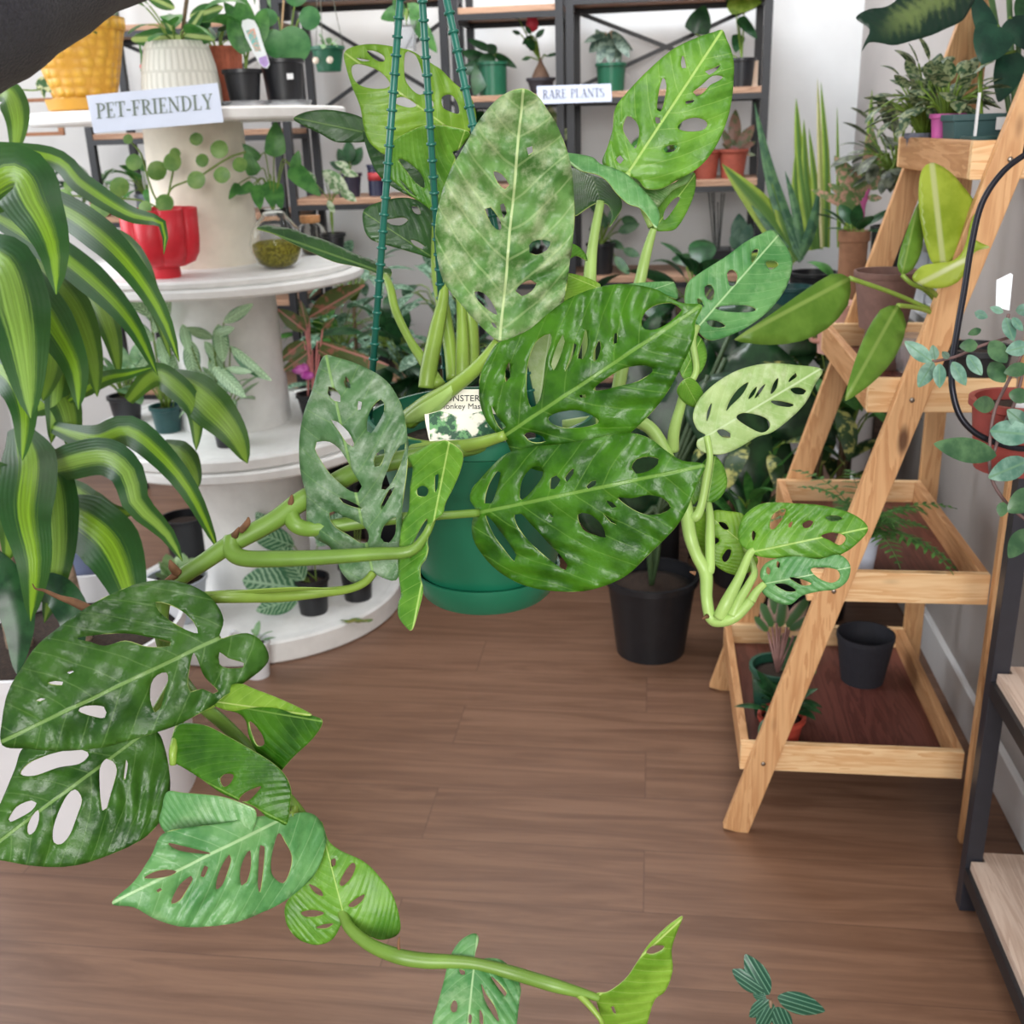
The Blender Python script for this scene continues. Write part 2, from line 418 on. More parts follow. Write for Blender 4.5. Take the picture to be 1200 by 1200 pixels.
def vine(t, pts, r, mat=None, name='stem', seg=6):
    return MB().tube([Pd(*p) for p in pts], [r * p[2] / FPX for p in pts], seg, 4).build(name, mat or STEM, t)
# ================================================================== room
XR, YB, XL = 0.80, 4.70, -3.1
def floor_mat():
    t = NT('floor_laminate'); o = t.obj()
    br = t.n('ShaderNodeTexBrick'); br.offset = .37; br.inputs['Scale'].default_value = 1
    br.inputs['Brick Width'].default_value = 1.3; br.inputs['Row Height'].default_value = .19; br.inputs['Mortar Size'].default_value = .0012
    br.inputs['Color1'].default_value = (0, 0, 0, 1); br.inputs['Color2'].default_value = (1, 1, 1, 1); br.inputs['Mortar'].default_value = (.5, .5, .5, 1)
    t.put(br.inputs['Vector'], o)
    off = t.n('ShaderNodeVectorMath', operation='MULTIPLY_ADD'); t.put(off.inputs[0], br.outputs['Color']); off.inputs[1].default_value = (7, 3, 0); t.put(off.inputs[2], o)
    n = t.noise(1.5, 5, .62, t.scale(off.outputs[0], (1.1, 13, 1)), 1.2); n2 = t.noise(4, 4, .7, t.scale(off.outputs[0], (1.5, 40, 1)))
    c = t.mix(t.ss(n, .28, .72), srgb(106, 75, 57), srgb(136, 102, 81))
    c = t.mix(t.math('MULTIPLY', t.ss(n2, .45, .8), .3), c, srgb(88, 60, 46))
    c = t.mix(t.math('MULTIPLY', br.outputs['Color'], .12), c, srgb(150, 112, 92))
    c = t.mix(t.math('MULTIPLY', br.outputs['Fac'], .5), c, srgb(70, 47, 38))
    return t.bsdf(c, t.ss(n2, .2, .8, .36, .5), 0, t.bump(n2, .06, .001), .5)
FLOOR = floor_mat()
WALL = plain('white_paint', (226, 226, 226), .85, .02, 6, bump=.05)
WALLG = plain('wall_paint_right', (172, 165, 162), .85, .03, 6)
TRIM = plain('white_trim', (232, 232, 234), .45, .02, 10)
struct(MB().box((XL, -2.6, -.06), (XR + .12, YB + .1, 0)).build('floor', FLOOR, smooth=False))
struct(MB().box((XL, YB, 0), (XR + .12, YB + .1, 2.9)).build('wall_back', WALL, smooth=False))
# right wall with a window opening low behind the plant stand
wy0, wy1, wz0, wz1 = 3.14, 3.56, .86, 1.10
w = MB(); w.box((XR, -2.6, 0), (XR + .1, wy0, 2.9)); w.box((XR, wy1, 0), (XR + .1, YB, 2.9))
w.box((XR, wy0, 0), (XR + .1, wy1, wz0)); w.box((XR, wy0, wz1), (XR + .1, wy1, 2.9))
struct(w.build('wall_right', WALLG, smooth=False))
struct(MB().box((XL - .1, -2.6, 0), (XL, YB + .1, 2.9)).build('wall_left', WALL, smooth=False))
struct(MB().box((XL, 1.0, 2.9), (XR + .12, YB + .1, 2.98)).build('ceiling', WALL, smooth=False))
wf = struct(MB().box((XR - .01, wy0, wz0), (XR + .1, wy1, wz0 + .03)).box((XR - .01, wy0, wz1 - .03), (XR + .1, wy1, wz1))
            .box((XR - .01, wy0, wz0 + .03), (XR + .1, wy0 + .03, wz1 - .03)).box((XR - .01, wy1 - .03, wz0 + .03), (XR + .1, wy1, wz1 - .03)).build('window_1', TRIM, smooth=False))
gt = NT('window_glass'); gb = gt.n('ShaderNodeBsdfGlass'); gb.inputs['Roughness'].default_value = 0; gb.inputs['IOR'].default_value = 1.02; gt.put(gt.out.inputs[0], gb.outputs[0])
pane = MB().box((XR + .05, wy0 + .03, wz0 + .03), (XR + .054, wy1 - .03, wz1 - .03)).build('pane', gt.m, wf, smooth=False)
struct(MB().box((XR - .018, 1.0, 0), (XR, YB, .11)).build('baseboard_right', TRIM, smooth=False, bevel=.003))
struct(MB().box((XL, YB - .015, 0), (XR - .02, YB, .1)).build('baseboard_back', TRIM, smooth=False))

# ================================================================== shared materials
BLACKM = plain('black_steel', (30, 31, 36), .45, .1, 60, spec=.5)
BOARD = wood_mat('shelf_board_wood', (150, 112, 88), (186, 148, 122), 'x', .55, knots=False)
BOARDY = wood_mat('bench_board_wood', (205, 178, 160), (228, 206, 190), 'y', .38, knots=False)
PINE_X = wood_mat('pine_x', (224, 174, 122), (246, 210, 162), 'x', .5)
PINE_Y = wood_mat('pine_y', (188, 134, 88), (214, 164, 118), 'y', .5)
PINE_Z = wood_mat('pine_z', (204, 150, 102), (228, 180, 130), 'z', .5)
PLY = wood_mat('stained_ply', (92, 52, 46), (116, 68, 60), 'y', .42, knots=False)
DARKPOT = plain('black_plastic', (26, 27, 31), .4, .1, 60)
CLAYDK = plain('soil', (52, 38, 30), .95, .5, 160, bump=.8)
GREENPOT = plain('green_plastic', (26, 92, 66), .38, .08, 30)
TEALPOT = plain('teal_plastic', (30, 72, 72), .4, .1, 30)
TERRA = plain('terracotta', (170, 92, 68), .8, .12, 60, bump=.1)
BROWNP = plain('brown_clay', (122, 92, 84), .75, .1, 50, bump=.1)
PINKCLAY = plain('pale_pink_clay', (222, 172, 158), .75, .06, 50, bump=.1)
WHITEP = plain('white_glaze', (226, 228, 232), .25, .03, 20, spec=.6)
GREYP = plain('grey_glaze', (128, 136, 152), .4, .06, 20)
STEM = plain('plant_stem', (112, 140, 52), .45, .15, 30, trans=.1)
STEMD = plain('woody_stem', (98, 80, 56), .7, .2, 60)

# ================================================================== black steel shelving on the back wall
def steel_shelf(name, x0, x1, y0, y1, levels, label, braces, top=2.25):
    t = thing(name, label, 'shelf', ((x0 + x1) / 2, y0, 0), 'black steel shelves along the back wall'); s = .028
    for x in (x0, x1 - s):
        for y in (y0, y1 - s): MB().box((x, y, 0), (x + s, y + s, top)).build('post', BLACKM, t, False)
    for z in levels:
        MB().box((x0 + .002, y0 + .004, z - .022), (x1 - .002, y1 - .004, z)).build('shelf_board', BOARD, t, False, bevel=.002)
        m = MB(); m.box((x0 + s, y0, z - .042), (x1 - s, y0 + .018, z - .022)); m.box((x0 + s, y1 - .018, z - .042), (x1 - s, y1, z - .022))
        m.box((x0, y0 + s, z - .042), (x0 + .018, y1 - s, z - .022)); m.box((x1 - .018, y0 + s, z - .042), (x1, y1 - s, z - .022))
        m.build('shelf_rail', BLACKM, t, False)
    for za, zb in braces:
        m = MB(); m.bar((x0 + .01, y1 + .006, za), (x1 - .01, y1 + .006, zb), .006, .016); m.bar((x0 + .01, y1 + .014, zb), (x1 - .01, y1 + .014, za), .006, .016)
        m.build('cross_brace', BLACKM, t, False)
    return t
SY0, SY1 = 4.2, 4.58
steel_shelf('steel_shelf', -2.22, -1.43, SY0, SY1, (.45, .82, 1.16, 1.475, 1.86), 'black steel shelf with wooden boards furthest left, behind the tall white spool table', [(1.5, 1.83)])
steel_shelf('steel_shelf', -1.415, -.76, SY0, SY1, (.5, 1.21, 1.95), 'black steel shelf with crossed braces, behind the hanging straps', [(1.52, 1.90)])
steel_shelf('steel_shelf', -.745, -.335, SY0, SY1, (.5, .895, 1.245, 1.565, 1.865), 'narrow black steel shelf holding the bulb plant with a red flower', [])
steel_shelf('steel_shelf', -.325, .405, SY0, SY1, (.5, .895, 1.245, 1.565, 1.9), 'black steel shelf at the right end of the back wall, under the rare plants sign', [(1.59, 1.87)])

# ================================================================== white cable spools
SPW = plain('spool_white_paint', (238, 238, 236), .5, .05, 14, bump=.1)
SPC = plain('spool_cream_paint', (236, 228, 212), .6, .08, 9, bump=.1)
def disc(t, c, r, z, th, name):
    b = .006; return MB().lathe([(0, z), (r - b, z), (r, z + b), (r, z + th - b), (r - b, z + th), (r - .03, z + th), (r - .034, z + th - .003), (r - .045, z + th - .003), (r - .05, z + th), (0, z + th)], (c[0], c[1], 0), 96).build(name, SPW, t, auto=35)
def drum(t, c, r0, r1, z0, z1, mat):
    return MB().lathe([(r0, z0), (r0, z0 + .01), ((r0 + r1) / 2, (z0 + z1) / 2), (r1, z1 - .01), (r1, z1)], (c[0], c[1], 0), 64).build('drum', mat, t, auto=35)
S1, S2, S3 = (-1.30, 3.08), (-1.275, 3.08), (-1.255, 3.08)
t = thing('cable_spool', 'white painted cable spool at the bottom of the stack, standing on the floor', 'spool table', (*S3, 0), 'white cable spools stacked as a plant table')
disc(t, S3, .455, 0, .07, 'base_disc'); drum(t, S3, .165, .165, .07, .55, SPW); disc(t, S3, .44, .55, .032, 'top_disc')
t = thing('cable_spool', 'white painted cable spool in the middle of the stack, carrying the striped plants', 'spool table', (*S2, .584), 'white cable spools stacked as a plant table')
disc(t, S2, .44, .584, .036, 'base_disc'); drum(t, S2, .168, .155, .62, 1.05, SPW); disc(t, S2, .425, 1.05, .028, 'top_disc')
t = thing('cable_spool', 'white painted cable spool on top of the stack, cream drum under the yellow planter', 'spool table', (*S1, 1.078), 'white cable spools stacked as a plant table')
disc(t, S1, .425, 1.078, .022, 'base_disc'); drum(t, S1, .150, .138, 1.10, 1.49, SPC); disc(t, S1, .43, 1.49, .032, 'top_disc')
ZA, ZB, ZC, ZD = 1.522, 1.10, .62, .07

# ================================================================== pine A-frame plant stand
LS = .29                                     # lean of the front legs
YN, YF = 1.98, 2.60
def legx(z): return .195 + LS * z
t = STAND = thing('plant_stand', 'tall pine ladder plant stand with slanted legs and four deep trays', 'plant stand', (.195, 1.98, 0))
for y in (YN, YF):
    # slanted front leg
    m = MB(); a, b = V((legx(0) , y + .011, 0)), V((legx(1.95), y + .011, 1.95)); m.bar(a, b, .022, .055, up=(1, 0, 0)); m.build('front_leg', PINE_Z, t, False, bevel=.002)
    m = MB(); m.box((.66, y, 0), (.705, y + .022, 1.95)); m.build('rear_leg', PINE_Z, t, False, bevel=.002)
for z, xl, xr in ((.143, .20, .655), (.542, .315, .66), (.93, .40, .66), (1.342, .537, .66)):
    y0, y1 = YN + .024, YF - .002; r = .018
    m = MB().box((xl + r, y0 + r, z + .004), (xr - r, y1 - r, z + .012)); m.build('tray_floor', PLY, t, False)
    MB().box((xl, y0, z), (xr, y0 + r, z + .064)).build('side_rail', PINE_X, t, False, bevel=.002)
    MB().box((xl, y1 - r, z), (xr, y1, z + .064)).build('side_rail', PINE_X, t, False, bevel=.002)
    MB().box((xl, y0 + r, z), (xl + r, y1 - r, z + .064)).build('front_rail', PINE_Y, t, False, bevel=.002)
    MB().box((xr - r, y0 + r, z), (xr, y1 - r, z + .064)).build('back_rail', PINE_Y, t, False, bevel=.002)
sc = []
for z in (.175, .575, .96, 1.375):
    for x in (legx(z), .682): MB().ball((x, YN - .001, z), .005, 1, .5, 1).build("screw", plain("steel_screw", (150, 140, 130), .35, .05, 30, metal=1), t)

# ================================================================== black framed bench at right
SLATE = plain('slate_steel', (42, 43, 51), .4, .06, 40)
t = thing('metal_frame_shelf', 'black steel frame shelf with pale wooden boards in the right foreground', 'shelf', (.61, 1.75, 0))
sx, sy = .606, 1.80
for x in (sx, sx + .42):
    pass
for x, y in ((sx, sy - .03), (sx + .17, sy - .03), (sx, .62), (sx + .17, .62)):
    MB().box((x, y, 0), (x + .03, y + .03, 1.0)).build('post', SLATE, t, False, bevel=.001)
for z in (.10, .50):
    MB().add([(sx + .008, .6, z), (sx + .19, .6, z), (sx + .19, sy - .005, z), (sx + .034, sy - .005, z), (sx + .034, sy - .034, z), (sx + .008, sy - .034, z)] +
             [(sx + .008, .6, z + .018), (sx + .19, .6, z + .018), (sx + .19, sy - .005, z + .018), (sx + .034, sy - .005, z + .018), (sx + .034, sy - .034, z + .018), (sx + .008, sy - .034, z + .018)],
             [(5, 4, 3, 2, 1, 0), (6, 7, 8, 9, 10, 11)] + [(i, (i + 1) % 6, 6 + (i + 1) % 6, 6 + i) for i in range(6)]).build('shelf_board', BOARDY, t, False)
    MB().box((sx, .65, z - .03), (sx + .02, sy - .03, z)).box((sx + .18, .65, z - .03), (sx + .2, sy - .03, z)).build('shelf_rail', BLACKM, t, False)
# ================================================================== the hanging monstera
P0 = Pd(563, 484, 1.15)                       # middle of the pot rim
HB = P0 - V((0, 0, .185))
hero = thing('hanging_monstera', 'large hanging monstera with holed leaves and trailing vines in a green hanging pot', 'plant', HB)
HG = plain('hanging_pot_green', (24, 104, 76), .36, .06, 18, spec=.5)
def facet(a, z, i): return 1 + .012 * math.cos(a * 6)
MB().lathe([(0, .004), (.074, .004), (.078, .012), (.116, .165), (.1225, .168), (.1225, .186), (.1185, .186), (.1175, .172), (.112, .165), (.076, .02), (0, .02)], HB, 72, mod=facet).build('pot', HG, hero, auto=40)
MB().lathe([(0, -.022), (.070, -.022), (.074, -.018), (.083, .006), (.083, .010), (.080, .010), (.072, -.012), (0, -.012)], HB, 72).build('saucer', HG, hero, auto=40)
MB().lathe([(0, .152), (.06, .155), (.100, .150), (.108, .146)], HB, 32).build('soil', CLAYDK, hero)
WIRE = plain('hanger_green', (30, 98, 84), .35, .06, 30)
HOOK = Pd(483, -190, .965)
for az in (186, 118, -52):
    a = math.radians(az); q = P0 + V((math.cos(a) * .121, math.sin(a) * .121, -.004)); m = MB()
    m.tube([HOOK, HOOK.lerp(q, .5), q], .0036, 10, smooth=1)
    L = (q - HOOK).length; k = int(L / .0165); ax = (q - HOOK).normalized()
    for i in range(1, k): m.tube([HOOK.lerp(q, i / k) - ax * .0012, HOOK.lerp(q, i / k) + ax * .0012], .0052, 10, smooth=0)
    m.tube([q, q + V((0, 0, -.016))], .0055, 8, smooth=0)
    m.build('hanger_strand', WIRE, hero)
m = MB(); m.tube([HOOK + V((0, 0, -.01)), HOOK + V((0, 0, .02)), HOOK + V((.012, 0, .045)), HOOK + V((0, 0, .065)), HOOK + V((-.016, 0, .05)), HOOK + V((-.016, 0, .036))], .0034, 8)
m.build('hanger_hook', WIRE, hero)

G1 = monstera_mat('leaf_deep_green', (32, 80, 8), (74, 130, 24), (124, 166, 72), 8, rough=.32, midk=.8)
G2 = monstera_mat('leaf_dark_waxy', (30, 72, 20), (70, 116, 40), (128, 164, 92), 8, rough=.33, silver=.25, silc=(132, 158, 112))
G3 = monstera_mat('leaf_silvered', (60, 108, 44), (108, 150, 80), (184, 204, 146), silver=.6, veinw=.08, mid=.007, silc=(178, 192, 150), trans=.2, rough=.4)
G4 = monstera_mat('leaf_pale_underside', (142, 176, 100), (182, 204, 140), (196, 216, 166), 8, silver=.5, silc=(206, 218, 176), trans=.25, rough=.45)
G5 = monstera_mat('leaf_fresh_green', (70, 126, 32), (114, 166, 54), (168, 202, 104), 8, trans=.25)
G6 = monstera_mat('leaf_lime_young', (104, 150, 36), (146, 186, 66), (190, 214, 120), 7, trans=.36)
G7 = monstera_mat('leaf_blue_green', (70, 132, 72), (112, 166, 100), (168, 204, 148), 9, silver=.35, silc=(160, 194, 142), trans=.25)
G8 = monstera_mat('leaf_dark_green', (30, 66, 32), (54, 94, 44), (96, 128, 66), 7, trans=.18)  # darkest of the leaf greens
G9 = monstera_mat('leaf_grey_green', (50, 92, 48), (86, 124, 78), (122, 158, 92), 8, silver=.6, mid=.008, silc=(138, 158, 132), trans=.15, rough=.4)
RIM = plain('leaf_margin', (176, 196, 110), .45, .05, 30, trans=.2)
def ml(mat, base, tip, outline, holes=(), label=None, **kw):
    m = MB(); leaf(m, base, tip, outline, holes, **kw); o = m.build('leaf', mat, hero, solid=.0011, rim=RIM)
    if label: o['label'] = label
    return o
def o3(cx, cy, s, pts): return [(cx + x / s, cy + y / s) for x, y in pts]

# --- big pale leaf at the top middle
ml(G3, (586, 398, 1.00), (613, 105, .93), [(613, 104), (590, 111), (566, 135), (546, 168), (528, 200), (515, 236), (510, 270), (513, 305), (523, 335), (545, 362), (567, 386), (584, 399), (603, 398), (622, 391), (641, 378), (655, 364), (662, 345), (668, 305), (673, 262), (672, 222), (667, 185), (654, 150), (639, 125), (629, 112)],
   [[(578, 201), (588, 204), (597, 217), (592, 222), (583, 214)], [(568, 245), (575, 243), (587, 260), (586, 270), (577, 264)], [(620, 287), (630, 281), (645, 283), (641, 293), (628, 299), (620, 296)],
    [(604, 341), (612, 332), (622, 328), (629, 332), (622, 342), (611, 347)], [(556, 342), (566, 343), (577, 355), (583, 369), (572, 363), (560, 352)], [(575, 377), (580, 379), (583, 385), (578, 383)],
    [(617, 173), (624, 171), (625, 178), (619, 182)], [(586, 240), (590, 238), (594, 250), (590, 256)]],
   fold=.16, bow=-.05, side=.05, amp=.028, N=9, k=1.25, label='broad silvery green leaf with its tip up')
# --- centre deep green leaf
ml(G1, (592, 510, 1.0), (820, 359, .93), [(823, 358), (806, 356), (793, 353), (768, 339), (733, 333), (700, 337), (667, 350), (642, 368), (622, 385), (600, 396), (584, 402), (573, 417), (563, 440), (562, 467), (570, 493), (583, 508), (590, 512), (595, 520), (603, 537), (620, 548), (643, 553), (673, 547), (713, 527), (747, 500), (777, 467), (800, 427), (813, 397), (815, 377)],
   [[(645, 391), (632, 397), (624, 408), (618, 430), (617, 457), (622, 477), (632, 470), (637, 448), (640, 420), (646, 402)], [(660, 392), (652, 407), (646, 427), (649, 434), (656, 420), (662, 400)],
    [(687, 386), (682, 402), (677, 420), (683, 421), (689, 405)], [(702, 399), (696, 413), (696, 424), (700, 421), (704, 408)], [(720, 391), (723, 390), (723, 402), (719, 403)],
    [(597, 424), (592, 435), (593, 448), (598, 442)], [(787, 355), (770, 357), (756, 366), (752, 382), (763, 387), (781, 380), (799, 363), (793, 358)],
    [(695, 456), (713, 442), (733, 431), (757, 428), (765, 435), (747, 447), (727, 452), (706, 457)], [(642, 491), (655, 483), (680, 481), (702, 493), (687, 500), (658, 501)],
    [(614, 510), (622, 506), (637, 512), (640, 517), (628, 519), (619, 516)], [(576, 475), (583, 488), (593, 500), (588, 504), (580, 492)], [(679, 463), (686, 462), (687, 466), (680, 466)], [(673, 402), (668, 420), (662, 436), (666, 430), (672, 416), (676, 404)]],
   fold=.14, bow=.05, amp=.014, N=8, side=-.05, label='large deep green holed leaf')
# --- lower centre leaf
ml(G1, (560, 601, 1.01), (824, 546, .93), [(826, 545), (800, 540), (783, 530), (760, 513), (733, 507), (705, 512), (660, 520), (620, 524), (593, 532), (577, 546), (566, 558), (553, 573), (551, 587), (559, 598), (555, 606), (553, 618), (557, 637), (577, 663), (607, 683), (643, 692), (687, 692), (730, 677), (760, 650), (790, 620), (805, 597), (817, 567)],
   [[(613, 560), (609, 577), (611, 586), (623, 576), (636, 558), (635, 548), (625, 547)], [(583, 552), (572, 570), (568, 590), (576, 590), (582, 576), (587, 554)], [(646, 560), (652, 557), (657, 562), (650, 573), (645, 573)], [(662, 560), (670, 550), (673, 549), (672, 555), (664, 565)],
    [(687, 570), (693, 564), (699, 563), (698, 568), (689, 573)], [(740, 548), (746, 538), (760, 535), (772, 538), (771, 544), (760, 552), (745, 555)], [(724, 583), (740, 584), (760, 580), (777, 584), (786, 595), (774, 602), (757, 603), (740, 596)],
    [(710, 586), (717, 588), (723, 594), (717, 595)], [(677, 603), (690, 602), (703, 612), (709, 623), (710, 630), (697, 627), (683, 620)], [(707, 602), (715, 608), (723, 615), (716, 612)], [(642, 600), (649, 606), (646, 606)],
    [(603, 603), (611, 602), (624, 616), (640, 633), (656, 650), (665, 662), (663, 668), (652, 662), (633, 647), (615, 629), (605, 614)], [(569, 604), (577, 610), (590, 627), (605, 650), (603, 658), (590, 643), (578, 626)]],
   fold=.14, bow=.06, amp=.013, N=8, label='wide deep green leaf in front of the pot')
# --- left hanging leaf
ml(G9, (437, 672, .99), (383, 419, .98), [(380, 417), (372, 435), (366, 457), (356, 485), (351, 513), (351, 542), (355, 565), (359, 580), (359, 604), (361, 619), (370, 631), (386, 640), (394, 655), (400, 670), (412, 682), (426, 683), (437, 673), (448, 677), (464, 680), (470, 660), (470, 630), (472, 590), (477, 550), (478, 517), (472, 480), (460, 455), (445, 440), (420, 427), (395, 419)],
   [[(405, 440), (409, 446), (411, 455), (406, 455), (403, 447)], [(385, 453), (384, 461), (392, 470), (399, 471), (399, 464), (392, 455)], [(420, 470), (424, 471), (423, 480), (419, 481)], [(446, 468), (437, 476), (431, 490), (430, 505), (435, 508), (443, 497), (450, 483), (450, 472)],
    [(388, 492), (395, 494), (408, 506), (415, 520), (414, 524), (407, 520), (398, 507)], [(371, 518), (369, 526), (375, 538), (385, 553), (397, 565), (410, 575), (420, 577), (424, 570), (415, 555), (407, 540), (397, 525), (387, 518), (378, 517)],
    [(450, 526), (442, 531), (438, 540), (439, 547), (445, 546), (450, 536)], [(475, 519), (473, 533), (467, 550), (460, 564), (452, 574), (447, 573), (448, 566), (455, 549), (462, 532), (469, 522)],
    [(386, 601), (392, 599), (403, 605), (414, 609), (427, 617), (432, 626), (431, 635), (422, 636), (410, 628), (395, 619), (388, 611)], [(464, 606), (456, 610), (449, 618), (446, 630), (450, 635), (456, 636), (463, 626), (464, 614)], [(456, 574), (463, 570), (452, 590), (447, 598), (446, 594)],
    [(397, 583), (412, 588), (425, 596), (414, 594), (402, 589)]],
   fold=.10, bow=.02, amp=.014, N=8, side=-.08, label='grey green leaf hanging tip up beside the pot')
# --- curled light leaf in front of the pot
ml(G5, (510, 604, .95), (484, 738, .93), [(525, 517), (542, 531), (540, 550), (532, 570), (522, 590), (519, 602), (509, 610), (504, 620), (501, 635), (502, 643), (499, 655), (493, 664), (493, 677), (496, 692), (491, 714), (483, 738), (475, 734), (467, 722), (467, 707), (470, 696), (467, 670), (468, 640), (472, 612), (479, 598), (481, 570), (484, 548), (478, 536), (488, 530), (503, 521), (515, 517)],
   [[(489, 573), (495, 569), (502, 573), (500, 581), (490, 581)], [(510, 557), (514, 555), (513, 571), (510, 577)], [(497, 612), (501, 608), (500, 620), (492, 634), (484, 650), (480, 654), (483, 640), (490, 624)]], fold=.25, bow=-.1, amp=.012, N=6, side=.35, label='curled light green leaf')
# --- top right leaf and those around it
ml(G5, (735, 204, 1.10), (846, 36, 1.09), [(846, 35), (836, 38), (820, 43), (790, 57), (760, 82), (735, 108), (721, 127), (718, 152), (712, 172), (706, 190), (714, 198), (728, 203), (736, 206), (748, 211), (757, 221), (775, 221), (795, 210), (815, 199), (832, 182), (847, 155), (857, 120), (860, 78), (857, 60), (851, 45)],
   [[(800, 65), (802, 68), (804, 80), (799, 80), (798, 72)], [(777, 91), (781, 100), (778, 120), (774, 131), (770, 129), (772, 108)], [(735, 136), (744, 141), (749, 152), (747, 168), (744, 174), (735, 162), (730, 150)], [(768, 137), (773, 138), (774, 144), (769, 145)],
    [(844, 76), (838, 79), (826, 84), (831, 88), (840, 82)], [(847, 90), (835, 89), (822, 100), (812, 108), (816, 113), (824, 109), (832, 100), (842, 95)], [(803, 119), (814, 117), (812, 120), (804, 122)], [(794, 150), (802, 141), (815, 138), (826, 141), (829, 147), (822, 153), (805, 154)],
    [(722, 187), (727, 182), (731, 187), (727, 192)], [(777, 175), (785, 170), (794, 171), (790, 177), (780, 179)]], fold=.12, bow=.04, amp=.012, N=7, side=.06, label='tall green leaf at the upper right with tip up')
ml(G3, (737, 206, 1.13), (760, 246, 1.12), [(722, 202), (737, 205), (757, 214), (775, 219), (795, 212), (812, 202), (806, 214), (790, 222), (780, 232), (770, 244), (760, 248), (748, 243), (735, 236), (725, 222)], fold=.2, N=5, label='pale folded back lobe')
ml(G5, (767, 268, 1.15), (812, 208, 1.16), [(814, 203), (814, 225), (804, 250), (792, 268), (779, 271), (767, 270), (763, 262), (770, 243), (782, 222), (800, 208)], [[(790, 233), (797, 232), (786, 250), (778, 258), (779, 247)]], fold=.15, N=6)
ml(G7, (768, 266, 1.07), (660, 184, 1.10), [(661, 180), (678, 181), (695, 185), (703, 192), (718, 197), (735, 205), (750, 219), (762, 232), (770, 243), (773, 255), (769, 268), (764, 262), (756, 250), (748, 243), (736, 239), (722, 226), (712, 213), (700, 205), (680, 200), (666, 190)], fold=.35, bow=.05, N=10, side=.2, label='narrow folded blue green leaf')
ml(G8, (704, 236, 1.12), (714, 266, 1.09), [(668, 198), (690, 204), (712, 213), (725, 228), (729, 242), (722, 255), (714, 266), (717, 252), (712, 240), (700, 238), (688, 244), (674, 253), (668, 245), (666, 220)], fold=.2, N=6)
# --- leaves high behind the straps
ml(G6, (520, 146, 1.24), (404, 62, 1.22), [(403, 64), (411, 56), (430, 52), (450, 53), (480, 59), (497, 69), (517, 82), (532, 97), (550, 112), (557, 130), (557, 147), (547, 155), (530, 152), (513, 148), (500, 148), (485, 152), (470, 163), (461, 172), (453, 181), (444, 177), (432, 165), (426, 147), (422, 125), (412, 100), (406, 80)],
   [[(412, 79), (420, 75), (438, 80), (450, 88), (457, 98), (453, 103), (438, 104), (422, 100), (414, 91)], [(430, 60), (440, 60), (450, 66), (450, 72), (441, 71)], [(418, 68), (434, 71), (425, 72)], [(475, 62), (485, 63), (491, 73), (496, 90), (500, 104), (492, 111), (480, 102), (474, 88)],
    [(463, 116), (474, 114), (488, 123), (480, 126), (465, 122)], [(518, 114), (528, 111), (536, 120), (538, 133), (528, 131), (519, 126)], [(503, 118), (507, 118), (508, 125), (504, 125)]], fold=.12, bow=.08, amp=.008, N=7, side=-.1, label='lime green leaf behind the hanging straps')
ml(G5, (512, 248, 1.18), (545, 152, 1.13), [(466, 162), (482, 153), (500, 147), (525, 148), (550, 155), (545, 166), (537, 176), (530, 178), (534, 188), (526, 207), (519, 225), (514, 240), (508, 248), (500, 242), (485, 232), (470, 220), (456, 207), (454, 195), (456, 175)],
   [[(467, 187), (475, 188), (487, 197), (496, 208), (497, 220), (487, 214), (476, 200)], [(468, 210), (480, 222), (488, 231), (476, 222)]], fold=.2, bow=-.08, amp=.010, N=6, side=.15)
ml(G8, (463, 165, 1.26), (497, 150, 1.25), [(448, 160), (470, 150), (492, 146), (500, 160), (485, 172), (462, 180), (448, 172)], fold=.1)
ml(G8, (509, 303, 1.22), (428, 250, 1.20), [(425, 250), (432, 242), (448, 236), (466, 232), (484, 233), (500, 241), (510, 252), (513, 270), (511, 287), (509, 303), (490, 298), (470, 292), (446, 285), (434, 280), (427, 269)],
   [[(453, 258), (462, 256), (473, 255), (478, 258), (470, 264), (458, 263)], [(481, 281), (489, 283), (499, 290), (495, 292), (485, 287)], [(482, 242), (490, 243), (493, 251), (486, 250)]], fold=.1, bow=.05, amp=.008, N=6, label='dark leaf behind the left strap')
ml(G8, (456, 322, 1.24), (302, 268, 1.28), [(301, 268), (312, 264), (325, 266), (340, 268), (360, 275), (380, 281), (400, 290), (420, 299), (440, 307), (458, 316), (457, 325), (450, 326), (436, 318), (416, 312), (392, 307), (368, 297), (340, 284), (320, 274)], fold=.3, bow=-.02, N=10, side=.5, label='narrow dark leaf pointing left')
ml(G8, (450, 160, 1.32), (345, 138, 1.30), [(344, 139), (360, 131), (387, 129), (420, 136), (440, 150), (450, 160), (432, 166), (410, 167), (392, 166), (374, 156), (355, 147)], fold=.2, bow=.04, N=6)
ml(G8, (515, 200, 1.3), (420, 150, 1.3), [(425, 150), (445, 152), (470, 165), (500, 180), (520, 205), (505, 235), (470, 225), (440, 200)], fold=.15)
